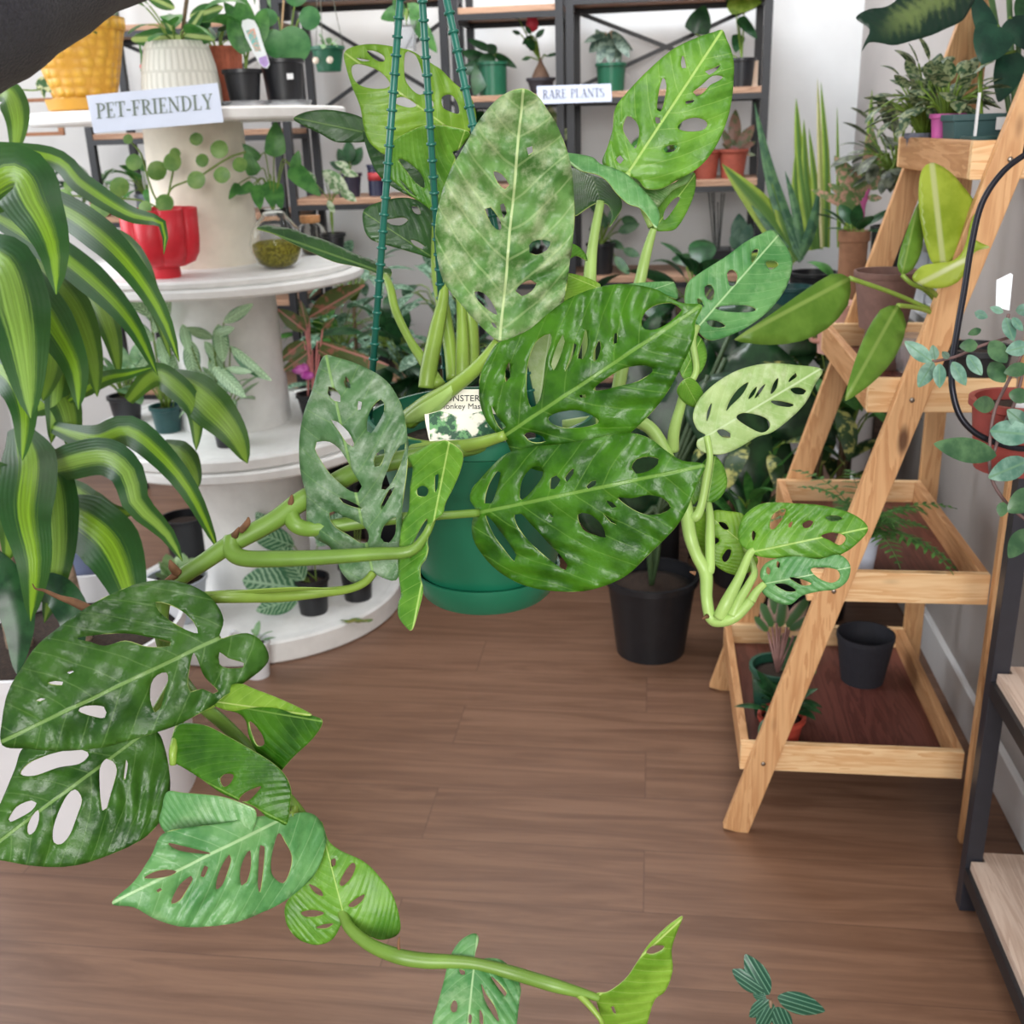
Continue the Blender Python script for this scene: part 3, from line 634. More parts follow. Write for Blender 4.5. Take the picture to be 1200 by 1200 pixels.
# --- leaves on the right vine
ml(G7, (818, 383, 1.12), (908, 280, 1.15), [(905, 270), (917, 283), (928, 304), (925, 327), (913, 350), (893, 371), (867, 388), (835, 399), (820, 391), (817, 382), (806, 368), (802, 350), (806, 332), (820, 320), (850, 301), (873, 284), (890, 275)],
   [[(881, 295), (888, 292), (887, 300), (881, 308)], [(852, 320), (858, 316), (864, 322), (862, 333), (855, 335)], [(826, 336), (833, 334), (837, 342), (834, 352), (827, 348)], [(838, 361), (852, 358), (875, 358), (886, 363), (875, 366), (850, 365)], [(828, 376), (840, 376), (850, 382), (842, 384), (832, 382)], [(817, 350), (822, 352), (825, 360), (819, 358)],
    [(897, 307), (908, 306), (912, 311), (902, 316)]], fold=.16, bow=.06, amp=.012, N=7, side=.12, label='blue green leaf at the right end')
ml(G4, (828, 511, 1.08), (962, 432, 1.12), [(963, 433), (933, 428), (900, 426), (867, 433), (840, 448), (820, 467), (812, 487), (817, 503), (827, 510), (818, 515), (817, 524), (827, 531), (847, 532), (867, 524), (887, 512), (904, 507), (923, 493), (943, 473), (955, 450)],
   [[(863, 490), (870, 484), (887, 486), (900, 492), (902, 501), (893, 507), (878, 501)], [(840, 505), (847, 503), (856, 508), (856, 513), (846, 512)], [(926, 456), (936, 454), (945, 458), (942, 462), (932, 462)], [(903, 470), (915, 470), (930, 474), (925, 477), (910, 475)],
    [(933, 437), (934, 441), (924, 448), (926, 443)], [(877, 448), (870, 462), (856, 476), (851, 482), (855, 470), (865, 456)], [(834, 472), (832, 485), (828, 494), (829, 482)], [(887, 453), (884, 462), (877, 468), (880, 460)], [(912, 443), (910, 455), (903, 462), (906, 450)], [(897, 450), (890, 462), (884, 467), (890, 456)]],
   fold=.14, bow=.05, amp=.011, N=8, label='pale holed leaf seen from below')
ml(G5, (880, 647, 1.08), (1015, 619, 1.06), [(1017, 619), (1000, 603), (967, 593), (933, 590), (900, 589), (883, 595), (870, 607), (865, 623), (867, 637), (879, 647), (890, 652), (905, 654), (935, 655), (967, 656), (987, 649), (1004, 637)],
   [[(905, 604), (915, 597), (921, 597), (917, 608), (907, 620), (902, 618)], [(940, 614), (947, 610), (953, 611), (950, 617), (943, 619)], [(967, 606), (980, 604), (987, 608), (975, 611)], [(962, 628), (975, 624), (988, 627), (991, 632), (984, 639), (972, 633)], [(924, 614), (929, 611), (927, 618), (924, 618)],
    [(882, 622), (886, 625), (883, 634), (881, 629)]], fold=.15, bow=.06, amp=.012, N=8, label='fresh green leaf pointing right')
ml(G7, (896, 684, 1.07), (995, 665, 1.05), [(893, 665), (905, 656), (933, 652), (960, 655), (983, 650), (996, 662), (993, 680), (980, 690), (960, 693), (940, 698), (927, 708), (913, 707), (897, 698), (892, 690), (896, 684), (891, 676)],
   [[(950, 667), (965, 665), (981, 668), (984, 677), (975, 683), (960, 678)], [(925, 677), (937, 678), (951, 684), (940, 686)], [(908, 685), (920, 684), (933, 692), (922, 693)], [(911, 657), (914, 660), (913, 666), (910, 664)], [(899, 664), (903, 668), (901, 674), (898, 671)]], fold=.14, bow=.05, amp=.012, N=8)
ml(G6, (872, 638, 1.13), (826, 600, 1.14), [(828, 605), (838, 598), (852, 599), (870, 602), (874, 612), (868, 625), (870, 638), (880, 648), (888, 655), (884, 666), (868, 674), (852, 671), (838, 662), (830, 648), (826, 628)],
   [[(846, 653), (852, 644), (857, 645), (854, 655), (849, 659)], [(833, 631), (840, 630), (843, 634), (837, 638)], [(842, 612), (850, 613), (854, 620), (848, 620)]], fold=.12, amp=.01, N=6)
ml(G5, (800, 440, 1.1), (822, 396, 1.12), [(815, 392), (825, 402), (828, 420), (820, 438), (805, 446), (797, 436), (797, 415), (803, 398)], fold=.15, N=5)
ml(G5, (803, 448, 1.09), (818, 476, 1.11), [(800, 446), (810, 443), (820, 452), (824, 463), (820, 474), (812, 477), (800, 470), (793, 458)], fold=.2, N=5)
ml(G5, (829, 590, 1.12), (838, 535, 1.12), [(825, 540), (837, 534), (848, 547), (852, 567), (844, 583), (830, 590), (820, 585), (812, 592), (806, 584), (812, 565), (820, 552)], fold=.15, N=6)
ml(G6, (800, 600, 1.12), (822, 645, 1.14), [(806, 596), (822, 596), (832, 610), (834, 635), (828, 655), (818, 640), (808, 620)], fold=.1, N=5)
ml(G7, (748, 345, 1.02), (790, 331, 1.04), [(735, 334), (757, 331), (784, 330), (791, 333), (794, 350), (780, 346), (765, 340)], fold=.1, N=5)
ml(G6, (700, 337, 1.04), (664, 322, 1.06), [(660, 323), (680, 323), (704, 334), (690, 342), (668, 352), (655, 350)], fold=.1, N=5)
ml(G4, (630, 480, 1.06), (645, 385, 1.08), [(600, 400), (640, 380), (668, 385), (672, 410), (662, 445), (640, 482), (618, 486), (600, 450)], fold=.1, N=6, label='pale underside seen through a hole')
ml(G5, (650, 300, 1.07), (690, 305, 1.09), [(655, 285), (672, 286), (684, 295), (688, 306), (676, 300), (662, 304)], fold=.15, N=5)
# --- lower left group
ml(G2, (256, 748, .90), (4, 868, .86), [(3, 873), (3, 843), (10, 810), (27, 780), (43, 757), (67, 737), (100, 713), (133, 695), (167, 683), (200, 680), (233, 690), (253, 707), (262, 727), (257, 748), (270, 745), (290, 742), (307, 752), (315, 770), (307, 784), (290, 797), (267, 813), (247, 828), (217, 845), (187, 857), (150, 868), (113, 877), (67, 880), (33, 877)],
   [[(182, 706), (197, 708), (213, 716), (227, 729), (232, 742), (220, 739), (200, 728), (187, 717)], [(90, 748), (113, 744), (147, 742), (173, 746), (200, 752), (199, 757), (173, 758), (147, 751), (123, 757), (105, 752)], [(257, 764), (267, 771), (286, 777), (285, 782), (267, 783), (257, 778)],
    [(195, 788), (184, 791), (177, 801), (176, 820), (182, 835), (188, 830), (193, 812), (197, 798)], [(227, 765), (222, 783), (220, 803), (223, 811), (237, 807), (250, 813), (256, 810), (240, 793), (233, 777)], [(92, 833), (100, 827), (122, 828), (123, 841), (107, 839)],
    [(56, 800), (65, 798), (74, 799), (73, 803), (60, 802)], [(78, 788), (84, 785), (87, 787), (82, 790)], [(42, 821), (48, 818), (53, 819), (47, 822)]],
   fold=.15, bow=.06, amp=.014, N=9, side=-.04, label='big dark waxy leaf at the lower left')
ml(G2, (168, 860, .93), (-24, 1003, .88), [(-28, 1008), (-20, 978), (-8, 955), (0, 943), (17, 903), (28, 876), (60, 866), (110, 862), (150, 852), (182, 856), (193, 877), (199, 910), (197, 940), (187, 963), (167, 983), (133, 1000), (93, 1013), (60, 1016), (27, 1013), (0, 1008)],
   [[(24, 907), (33, 895), (50, 887), (73, 880), (97, 879), (104, 885), (93, 895), (67, 900), (40, 909)], [(125, 889), (117, 900), (117, 927), (120, 950), (125, 947), (132, 923), (137, 902), (132, 892)], [(88, 925), (78, 933), (68, 953), (62, 973), (63, 987), (72, 989), (82, 978), (90, 957), (96, 937)],
    [(10, 960), (20, 945), (37, 938), (43, 941), (37, 950), (20, 960), (12, 963)], [(45, 949), (37, 957), (32, 970), (34, 978), (41, 974), (46, 960)], [(148, 890), (150, 895), (147, 914), (145, 912)]],
   fold=.12, bow=.05, amp=.014, N=8, label='dark leaf under the big lower left one, long pale holes')
ml(G1, (203, 896, .90), (300, 946, .88), [(205, 893), (200, 878), (203, 862), (212, 848), (240, 850), (267, 863), (297, 880), (318, 893), (333, 907), (341, 925), (340, 945), (336, 966), (325, 962), (313, 957), (300, 946), (280, 938), (258, 928), (235, 912), (216, 900)],
   [[(258, 913), (264, 907), (274, 908), (270, 918), (262, 922)], [(280, 938), (287, 929), (306, 921), (300, 930), (290, 939)]], fold=.15, bow=.05, N=5, amp=.008, side=.15)
ml(G7, (200, 900, .89), (300, 950, .88), [(196, 928), (215, 929), (240, 931), (262, 934), (283, 941), (299, 949), (299, 966), (286, 989), (260, 998), (227, 993), (200, 981), (187, 964), (190, 948)], fold=.08, bow=.05, N=6, amp=.008, side=-.1)
ml(G1, (252, 824, .92), (376, 845, .87), [(252, 824), (262, 812), (280, 803), (300, 809), (333, 822), (363, 837), (378, 845), (367, 865), (343, 888), (327, 907), (318, 922), (312, 903), (300, 880), (292, 862), (289, 846), (280, 836), (262, 831)], [[(292, 846), (298, 848), (308, 862), (310, 872), (302, 874), (296, 862)]], fold=.2, bow=.06, N=6, amp=.010)
ml(G6, (252, 822, .91), (365, 838, .87), [(250, 824), (262, 808), (280, 801), (300, 808), (333, 821), (365, 837), (350, 838), (325, 830), (300, 829), (275, 833), (262, 831)], fold=.15, bow=.1, N=7)
ml(G7, (340, 955, .90), (133, 1057, .84), [(131, 1058), (157, 1033), (177, 1003), (190, 978), (220, 970), (260, 965), (300, 957), (333, 955), (360, 952), (375, 962), (382, 986), (373, 1017), (357, 1037), (330, 1058), (300, 1072), (267, 1083), (217, 1086), (183, 1077), (157, 1063)],
   [[(169, 1029), (180, 1022), (195, 1019), (207, 1021), (200, 1026), (185, 1029)], [(224, 1026), (211, 1036), (203, 1050), (201, 1059), (211, 1055), (220, 1041), (226, 1030)], [(240, 1014), (244, 1016), (239, 1028), (235, 1027)], [(269, 1001), (261, 1012), (254, 1030), (253, 1042), (260, 1038), (266, 1024), (271, 1007)],
    [(293, 996), (286, 1005), (281, 1022), (283, 1038), (289, 1034), (294, 1016)], [(305, 990), (310, 992), (309, 1015), (305, 1045), (302, 1038), (303, 1010)], [(327, 976), (321, 990), (317, 1013), (320, 1027), (332, 1035), (340, 1020), (342, 1003), (335, 988)], [(197, 988), (213, 991), (247, 1000), (230, 1000), (207, 996)], [(183, 1043), (188, 1040), (190, 1043), (185, 1046)]],
   fold=.15, bow=.07, amp=.011, N=10, label='blue green leaf with a row of slots')
ml(G5, (403, 1072, .91), (378, 975, .93), [(376, 963), (385, 985), (400, 997), (427, 1010), (447, 1030), (462, 1053), (469, 1090), (450, 1101), (433, 1097), (417, 1087), (404, 1072), (400, 1083), (390, 1100), (373, 1107), (353, 1102), (338, 1087), (334, 1063), (345, 1045), (360, 1030), (372, 1010)],
   [[(398, 1035), (405, 1020), (413, 1011), (417, 1015), (412, 1028), (402, 1038)], [(388, 1008), (393, 1006), (393, 1014), (389, 1016)], [(408, 1061), (417, 1053), (427, 1048), (424, 1056), (414, 1063)], [(353, 1069), (367, 1066), (380, 1070), (370, 1074), (357, 1074)], [(362, 1036), (375, 1042), (379, 1050), (370, 1047)], [(370, 1087), (380, 1083), (391, 1082), (382, 1088)]],
   fold=.14, bow=.06, amp=.011, N=6, label='round fresh leaf at the bend of the trailing vine')
ml(G7, (556, 1128, .88), (540, 1275, .84), [(555, 1094), (540, 1102), (528, 1120), (520, 1150), (512, 1180), (506, 1205), (508, 1240), (525, 1265), (545, 1278), (575, 1262), (598, 1235), (604, 1210), (608, 1177), (610, 1157), (603, 1140), (590, 1127), (580, 1123), (565, 1124), (556, 1128), (557, 1117), (561, 1100)],
   [[(528, 1180), (532, 1172), (536, 1176), (535, 1185), (530, 1186)], [(564, 1153), (570, 1165), (580, 1180), (585, 1197), (578, 1190), (568, 1172)], [(538, 1136), (545, 1138), (545, 1142), (540, 1142)], [(575, 1144), (585, 1152), (594, 1164), (592, 1168), (582, 1156)], [(562, 1183), (566, 1190), (566, 1203), (562, 1198)], [(550, 1188), (553, 1190), (552, 1200), (549, 1198)]],
   fold=.16, bow=.07, amp=.011, N=8, side=-.06, label='green leaf cut by the bottom edge')
ml(G6, (700, 1168, .87), (799, 1076, .85), [(800, 1074), (792, 1078), (780, 1087), (760, 1107), (747, 1127), (733, 1147), (713, 1162), (698, 1165), (702, 1183), (707, 1203), (720, 1218), (740, 1219), (755, 1207), (760, 1193), (767, 1172), (780, 1160), (788, 1137), (787, 1112), (793, 1092)],
   [[(757, 1116), (765, 1108), (778, 1108), (776, 1113), (765, 1118)], [(716, 1180), (719, 1178), (722, 1188), (719, 1187)]], fold=.22, bow=.08, amp=.011, N=7, side=.2, label='lime young leaf at the end of the trailing vine')

# --- stems and petioles
PET = plain('petiole_green', (134, 164, 66), .38, .16, 16, trans=.12)
PETD = plain('vine_green', (108, 142, 56), .4, .16, 16, trans=.08)
PETP = plain('petiole_pale', (164, 196, 110), .38, .1, 16, trans=.15)
BRK = plain('aerial_root_brown', (112, 78, 52), .8, .2, 60)
def stem(nm, mat, pts, r, seg=10):
    Q = [Pd(*p) for p in pts]; n = len(Q)
    if not isinstance(r, (list, tuple)): r = [r] * n
    elif len(r) == 2: r = [r[0] + (r[1] - r[0]) * i / (n - 1) for i in range(n)]
    rr = [a * p[2] / FPX for a, p in zip(r, pts)]
    return MB().tube(Q, rr, seg, 5).build(nm, mat, hero)
stem('vine', PETD, [(590, 512, 1.06), (560, 522, 1.04), (500, 533, 1.03), (430, 548, 1.02), (385, 570, 1.01), (352, 588, 1.0), (318, 612, .99), (270, 638, .98), (240, 658, .97), (205, 682, .96), (190, 705, .96), (190, 745, .96), (208, 790, .96), (232, 822, .94), (262, 848, .93), (292, 878, .92), (318, 915, .92), (345, 945, .92), (372, 985, .93), (395, 1050, .92), (403, 1074, .91), (412, 1090, .90), (435, 1108, .89), (468, 1121, .88), (500, 1126, .88), (530, 1127, .88), (560, 1130, .88), (600, 1140, .88), (650, 1155, .87), (690, 1166, .87), (702, 1170, .87)],
     [9, 10, 11, 11, 12, 12, 11, 11, 10, 10, 10, 9, 9, 8, 8, 7, 7, 7, 6, 6, 6, 7, 8, 9, 9, 8, 7, 8, 8, 5, 4])
stem('petiole', PETD, [(272, 630, .98), (271, 645, .975), (285, 654, .97), (320, 655, .965), (380, 653, .96), (440, 649, .955), (480, 646, .95), (498, 628, .955), (508, 606, .955)], [10, 11, 10, 10, 9, 8, 7, 5, 4])
stem('petiole', PETD, [(346, 590, 1.0), (341, 603, .995), (348, 616, .99), (370, 620, .995), (420, 612, 1.0), (470, 607, 1.0), (520, 604, 1.0), (561, 601, 1.01)], [8, 10, 10, 9, 9, 7, 5, 5])
stem('petiole', PET, [(205, 696, .95), (235, 700, .94), (270, 699, .94), (330, 698, .96), (380, 694, .97), (410, 690, .98), (428, 682, .985), (437, 672, .99)], [6, 7, 8, 8, 6, 5, 5, 5])
MB().ribbon([(246, 700, .935), (300, 696, .945), (350, 692, .955), (396, 690, .96)], 15, roll=75, fold=.5).build('petiole_sheath', PET, hero, solid=.0006)
stem('petiole', PET, [(478, 492, 1.08), (500, 474, 1.06), (530, 455, 1.04), (562, 428, 1.02), (584, 400, 1.01)], [12, 11, 9, 8, 6])
MB().ribbon([(476, 496, 1.07), (500, 484, 1.05), (525, 464, 1.035), (543, 441, 1.03)], 22, roll=30, fold=.5).build('petiole_sheath', PETP, hero, solid=.0006)
stem('petiole', PET, [(470, 520, 1.08), (500, 526, 1.05), (550, 522, 1.03), (592, 510, 1.0)], [11, 10, 8, 6])
stem('petiole', PET, [(500, 455, 1.17), (503, 430, 1.17), (512, 385, 1.18), (520, 345, 1.19), (516, 315, 1.2), (509, 302, 1.22)], [10, 10, 9, 6, 4, 4])
stem('petiole', PET, [(532, 445, 1.2), (528, 410, 1.21), (520, 365, 1.22), (512, 325, 1.22), (510, 290, 1.21), (511, 250, 1.19)], [9, 8, 8, 6, 5, 4])
stem('petiole', PET, [(542, 445, 1.18), (542, 410, 1.18), (541, 370, 1.19), (538, 330, 1.2), (532, 260, 1.22), (520, 148, 1.24)], [9, 8, 6, 5, 5, 4])
stem('petiole', PET, [(552, 440, 1.2), (553, 410, 1.2), (552, 380, 1.2), (545, 340, 1.2), (530, 250, 1.25), (510, 195, 1.3)], [10, 9, 8, 6, 4, 4])
stem('petiole', PET, [(515, 452, 1.17), (498, 425, 1.19), (480, 398, 1.2), (464, 365, 1.21), (458, 340, 1.22), (452, 323, 1.24)], [8, 7, 5, 5, 5, 4])
stem('petiole', PETP, [(690, 470, 1.14), (690, 400, 1.13), (691, 330, 1.12), (695, 285, 1.12), (704, 236, 1.12)], [8, 8, 8, 6, 5])
stem('petiole', PETP, [(720, 480, 1.16), (735, 400, 1.15), (750, 330, 1.15), (758, 295, 1.14), (766, 268, 1.13)], [8, 8, 7, 6, 4])
stem('petiole', PETP, [(763, 266, 1.13), (752, 240, 1.13), (740, 215, 1.12), (735, 204, 1.10)], [4, 4, 4, 4])
stem('vine', PETP, [(660, 500, 1.16), (720, 492, 1.15), (755, 497, 1.14), (775, 520, 1.13), (792, 560, 1.12), (803, 590, 1.10), (808, 625, 1.09), (816, 650, 1.09), (827, 672, 1.09), (828, 700, 1.08), (833, 724, 1.08), (845, 728, 1.075), (862, 722, 1.07), (880, 704, 1.07)],
     [8, 8, 8, 8, 8, 8, 8, 7, 8, 7, 7, 7, 7, 6])
stem('petiole', PETP, [(805, 603, 1.1), (815, 606, 1.09), (822, 592, 1.09), (828, 560, 1.085), (832, 535, 1.08), (828, 511, 1.08)], [6, 6, 5, 5, 4, 4])
stem('petiole', PETP, [(789, 528, 1.13), (790, 505, 1.12), (798, 475, 1.11), (805, 450, 1.1), (812, 444, 1.1), (816, 430, 1.1), (812, 400, 1.11), (817, 383, 1.12)], [7, 7, 6, 5, 4, 4, 4, 4])
stem('petiole', PETP, [(828, 670, 1.09), (832, 666, 1.09), (832, 630, 1.1), (832, 605, 1.11), (830, 590, 1.12)], [6, 6, 6, 5, 4])
stem('petiole', PETP, [(843, 724, 1.075), (852, 705, 1.07), (866, 678, 1.075), (878, 650, 1.08), (884, 645, 1.08)], [8, 8, 6, 5, 4])
stem('petiole', PETP, [(858, 722, 1.07), (866, 704, 1.07), (878, 684, 1.075), (884, 668, 1.09), (872, 640, 1.13)], [7, 6, 5, 4, 3])
stem('petiole', PETP, [(880, 704, 1.07), (886, 694, 1.07), (896, 684, 1.07)], [6, 5, 4])
stem('petiole', PET, [(232, 822, .93), (240, 828, .92), (252, 824, .92)], [5, 5, 4])
stem('petiole', PET, [(213, 840, .92), (207, 862, .91), (203, 880, .90), (203, 896, .90)], [4, 5, 5, 4])
stem('petiole', PET, [(190, 745, .95), (215, 752, .93), (240, 752, .91), (256, 748, .90)], [6, 5, 5, 4])
stem('petiole', PET, [(208, 790, .96), (190, 820, .95), (175, 845, .94), (168, 860, .93)], [6, 5, 5, 4])
stem('petiole', PET, [(345, 945, .92), (345, 952, .91), (340, 955, .90)], [5, 4, 4])
stem('petiole', PET, [(675, 1163, .87), (688, 1175, .865), (702, 1192, .86), (706, 1200, .86)], [4, 4, 3, 3])
for pts, rr in ([[(338, 600, .995), (341, 589, .99), (342, 580, .985)], [4, 4, 1]], [[(282, 622, .975), (290, 613, .97), (291, 606, .97)], [4, 4, 1]], [[(275, 628, .975), (280, 618, .97)], [5, 1]],
                [[(208, 672, .955), (202, 664, .95), (199, 656, .95)], [6, 5, 1]], [[(206, 674, .955), (196, 680, .95), (190, 682, .95)], [5, 3, 1]], [[(104, 714, .90), (88, 706, .90), (70, 700, .9), (52, 692, .9), (42, 690, .9), (38, 684, .9)], [6, 5, 3, 2, 1, .6]],
                [[(469, 1120, .88), (467, 1108, .88), (468, 1098, .88)], [1.6, 2, 1]], [[(815, 672, 1.08), (808, 670, 1.08)], [3, 1]], [[(829, 722, 1.075), (823, 725, 1.07)], [3, 1]]):
    stem('aerial_root', BRK, pts, rr, 7)

# ------------------------------------------------------------------ plant label standing in the pot
def text_mesh(name, s, size, mat, parent, origin, xa, ya, ext=.0002):
    cu = bpy.data.curves.new(name + '_c', 'FONT'); cu.body = s; cu.size = size; cu.extrude = ext; cu.resolution_u = 3
    tmp = bpy.data.objects.new('tmp_text', cu); COL.objects.link(tmp)
    bpy.context.view_layer.update()
    me = bpy.data.meshes.new_from_object(tmp.evaluated_get(bpy.context.evaluated_depsgraph_get()))
    bpy.data.objects.remove(tmp); bpy.data.curves.remove(cu)
    za = xa.cross(ya); off = WORLD[parent.name]
    for v in me.vertices: v.co = origin + xa * v.co.x + ya * v.co.y + za * v.co.z - off
    me.materials.clear(); me.materials.append(mat); me.name = name
    o = bpy.data.objects.new(name, me); COL.objects.link(o); o.parent = parent; WORLD[o.name] = off; return o
TAGW = plain('label_card_cream', (236, 232, 216), .4, .02, 20)
INK = plain('black_print', (28, 28, 30), .6, .05, 20)
tagr = thing('plant_tag', 'cream plant label with a printed leaf picture standing in the green hanging pot', 'plant label', Pd(541, 518, 1.03))
A, Bx, Cx = Pd(499, 516, 1.045), Pd(590, 516, 1.045), Pd(499, 440, 1.06)
xa = (Bx - A).normalized(); ya = (Cx - A); ya = (ya - xa * ya.dot(xa)).normalized(); za = xa.cross(ya); s = 1.045 / FPX
def tp(px, py, lift=0): return A + xa * ((px - 499) * s) + ya * ((516 - py) * s) + za * lift
pl = [(505, 522), (502, 512), (498, 494), (497, 484), (505, 478), (512, 468), (522, 457), (534, 453), (560, 453), (580, 457), (592, 470), (600, 482), (602, 494), (596, 522)]
m = MB(); n = len(pl); m.add([tp(*p) for p in pl] + [tp(*p, -.0006) for p in pl], [tuple(range(n))[::-1], tuple(range(n, 2 * n))] + [(i, (i + 1) % n, n + (i + 1) % n, n + i) for i in range(n)])
m.build('card', TAGW, tagr, False)
pg = blotch_mat('printed_leaves', (20, 74, 46), (94, 150, 92), 90, .46, .54, .4, 0, third=(232, 228, 212))
m = MB(); m.add([tp(x, y, .0003) for x, y in [(502, 484), (515, 480), (530, 484), (550, 484), (566, 480), (580, 484), (597, 484), (590, 515), (504, 515)]], [tuple(range(9))]); m.build('picture', pg, tagr, False)
text_mesh('lettering', 'MONSTERA', 11.0 * s, INK, tagr, tp(512, 468, .0004), xa, ya); text_mesh('lettering', 'Monkey Mask', 9.6 * s, INK, tagr, tp(514, 477.5, .0004), xa, ya)

# ------------------------------------------------------------------ the person holding the hanger
KN = NT('dark_knit_sleeve'); ko = KN.obj(); wv = KN.noise(500, 2, .6, ko); kb = KN.noise(9, 3, .6, ko)
KNM = KN.bsdf(KN.mix(KN.ss(wv, .35, .65), srgb(26, 25, 32), srgb(44, 43, 52)), .95, 0, KN.bump(KN.math('ADD', wv, KN.math('MULTIPLY', kb, 3)), .5, .003), .2, sheen=.3)
SKIN = plain('skin', (214, 164, 138), .5, .05, 30, spec=.4)
sh, el, wr, pm = Pd(-900, 900, .30), Pd(-260, 130, .62), Pd(352, -212, .90), Pd(440, -200, .955)
pr_ = thing('person', 'person in a dark knitted sleeve holding the pot hanger up from the left', 'person', sh)
m = MB()
vv = [sh, sh.lerp(el, .5), el, el.lerp(wr, .5), wr, pm]; rr = [.052, .046, .042, .036, .026, .034]
def skinned(name, verts, edges, radii, mat, parent, sub=2):
    off = WORLD[parent.name]; me = bpy.data.meshes.new(name); me.from_pydata([tuple(V(p) - off) for p in verts], edges, []); me.materials.append(mat)
    o = bpy.data.objects.new(name, me); COL.objects.link(o); o.parent = parent; WORLD[o.name] = off
    mo = o.modifiers.new('skin', 'SKIN'); mo.use_smooth_shade = True
    for i, r in enumerate(radii):
        q = me.skin_vertices[0].data[i]; q.radius = r if isinstance(r, tuple) else (r, r); q.use_root = i == 0
    sm = o.modifiers.new('sub', 'SUBSURF'); sm.levels = sub; sm.render_levels = sub; return o
ed = [(i, i + 1) for i in range(5)]; k = 6
fwd = (HOOK + V((0, 0, .05)) - pm).normalized(); upv = V((0, 0, 1)); sdv = fwd.cross(upv).normalized()
for i, (o_, ln) in enumerate(((-.030, .070), (-.010, .080), (.011, .076), (.031, .060))):
    b = pm + fwd * .02 + sdv * o_; p1 = b + fwd * ln * .45 + upv * .006; p2 = p1 + fwd * ln * .2 - upv * ln * .35; p3 = p2 - fwd * ln * .3 - upv * ln * .12
    vv += [b, p1, p2, p3]; rr += [.0115, .0105, .0095, .008]; ed += [(5, k), (k, k + 1), (k + 1, k + 2), (k + 2, k + 3)]; k += 4
b = pm - sdv * .03 - fwd * .005; vv += [b, b - sdv * .015 + fwd * .03 - upv * .02, b + fwd * .055 - upv * .035]; rr += [.015, .012, .009]; ed += [(5, k), (k, k + 1), (k + 1, k + 2)]
skinned('arm', vv, ed, rr, SKIN, pr_)
m = MB(); C = [sh, sh.lerp(el, .5), Pd(-300, 80, .60), Pd(-160, 22, .64), Pd(-40, -46, .68), Pd(60, -92, .72), Pd(150, -126, .77), Pd(250, -166, .83), Pd(330, -205, .885)]
C2 = resample(C, 60); R2 = []
for i in range(60): u = i / 59; R2.append(.098 - .045 * u + .0015 * math.sin(i * .7) + .001 * math.sin(i * 1.7 + 1))
m.tube(C2, R2, 32, smooth=0, cap=False); m.build('sleeve', KNM, pr_, solid=.003)
# ================================================================== things on the white spools
D1 = proj((*S1[:2], 1.5))[2]
LG = blotch_mat('plain_green_leaf', (52, 108, 48), (84, 142, 66), 30, .35, .65)
LGD = blotch_mat('dark_green_leaf', (24, 62, 34), (44, 90, 50), 30, .35, .65, rough=.35)
LGP = blotch_mat('pale_sage_leaf', (98, 142, 96), (140, 176, 126), 30, .35, .65)
LGY = blotch_mat('yellow_green_leaf', (120, 158, 44), (166, 196, 82), 30, .35, .65)
SILV = blotch_mat('silver_spotted_leaf', (58, 104, 76), (156, 188, 164), 120, .48, .56)
VARI = blotch_mat('variegated_leaf', (54, 96, 50), (200, 206, 158), 70, .47, .53)
PINKL = blotch_mat('pink_veined_leaf', (92, 110, 56), (170, 112, 92), 40, .5, .65, mid=(206, 140, 130))
CAL = herring_mat('feather_striped_leaf', (70, 124, 80), (192, 222, 176), 13, .9, .6)
ORB = herring_mat('round_striped_leaf', (66, 124, 84), (156, 194, 156), 9, .8, .4)
BLK = plain('black_nursery_plastic', (30, 31, 35), .38, .1, 40)
# yellow scaled planter
def scale_mat():
    t = NT('mustard_scaled_glaze'); vo = t.n('ShaderNodeTexVoronoi'); vo.feature = 'F1'; vo.inputs['Scale'].default_value = 34; vo.inputs['Randomness'].default_value = .25
    t.put(vo.inputs['Vector'], t.scale(t.obj(), (1, 1, 1.25))); d = vo.outputs['Distance']
    return t.bsdf(t.mix(t.ss(d, .2, .7), srgb(226, 174, 62), srgb(206, 150, 50)), .5, 0, t.bump(t.ss(d, .0, .75, 1, 0), .9, .007), .5)
c = on(103, ZA, D1 - .13)
t = thing('yellow_planter', 'mustard yellow planter with a scale pattern and a saucer on the top spool', 'planter', c)
pot(t, c + V((0, 0, .018)), .128, .078, .215, scale_mat(), seg=64, rim=0, lip=.03)
MB().lathe([(0, 0), (.080, 0), (.098, .008), (.104, .034), (.099, .034), (.090, .012), (0, .012)], c, 48).build('saucer', plain('mustard_glaze', (205, 150, 50), .5, .05, 30), t, auto=40)
spray(t, VARI, c + V((0, 0, .2)), 16, .10, .05, (0, 70), 90, .08, seed=3)
m = MB(); tl(m, (42, 96, D1 - .2), (74, 106, D1 - .2), .5, 'heart'); tl(m, (50, 100, D1 - .19), (52, 116, D1 - .2), .4, 'heart'); m.build('trailing_leaves', VARI, t)
MB().tube([Pd(0, 98, D1 - .2), Pd(25, 105, D1 - .2), Pd(48, 104, D1 - .2), Pd(55, 88, D1 - .16)], .0022, 6).build('stem', STEM, t)
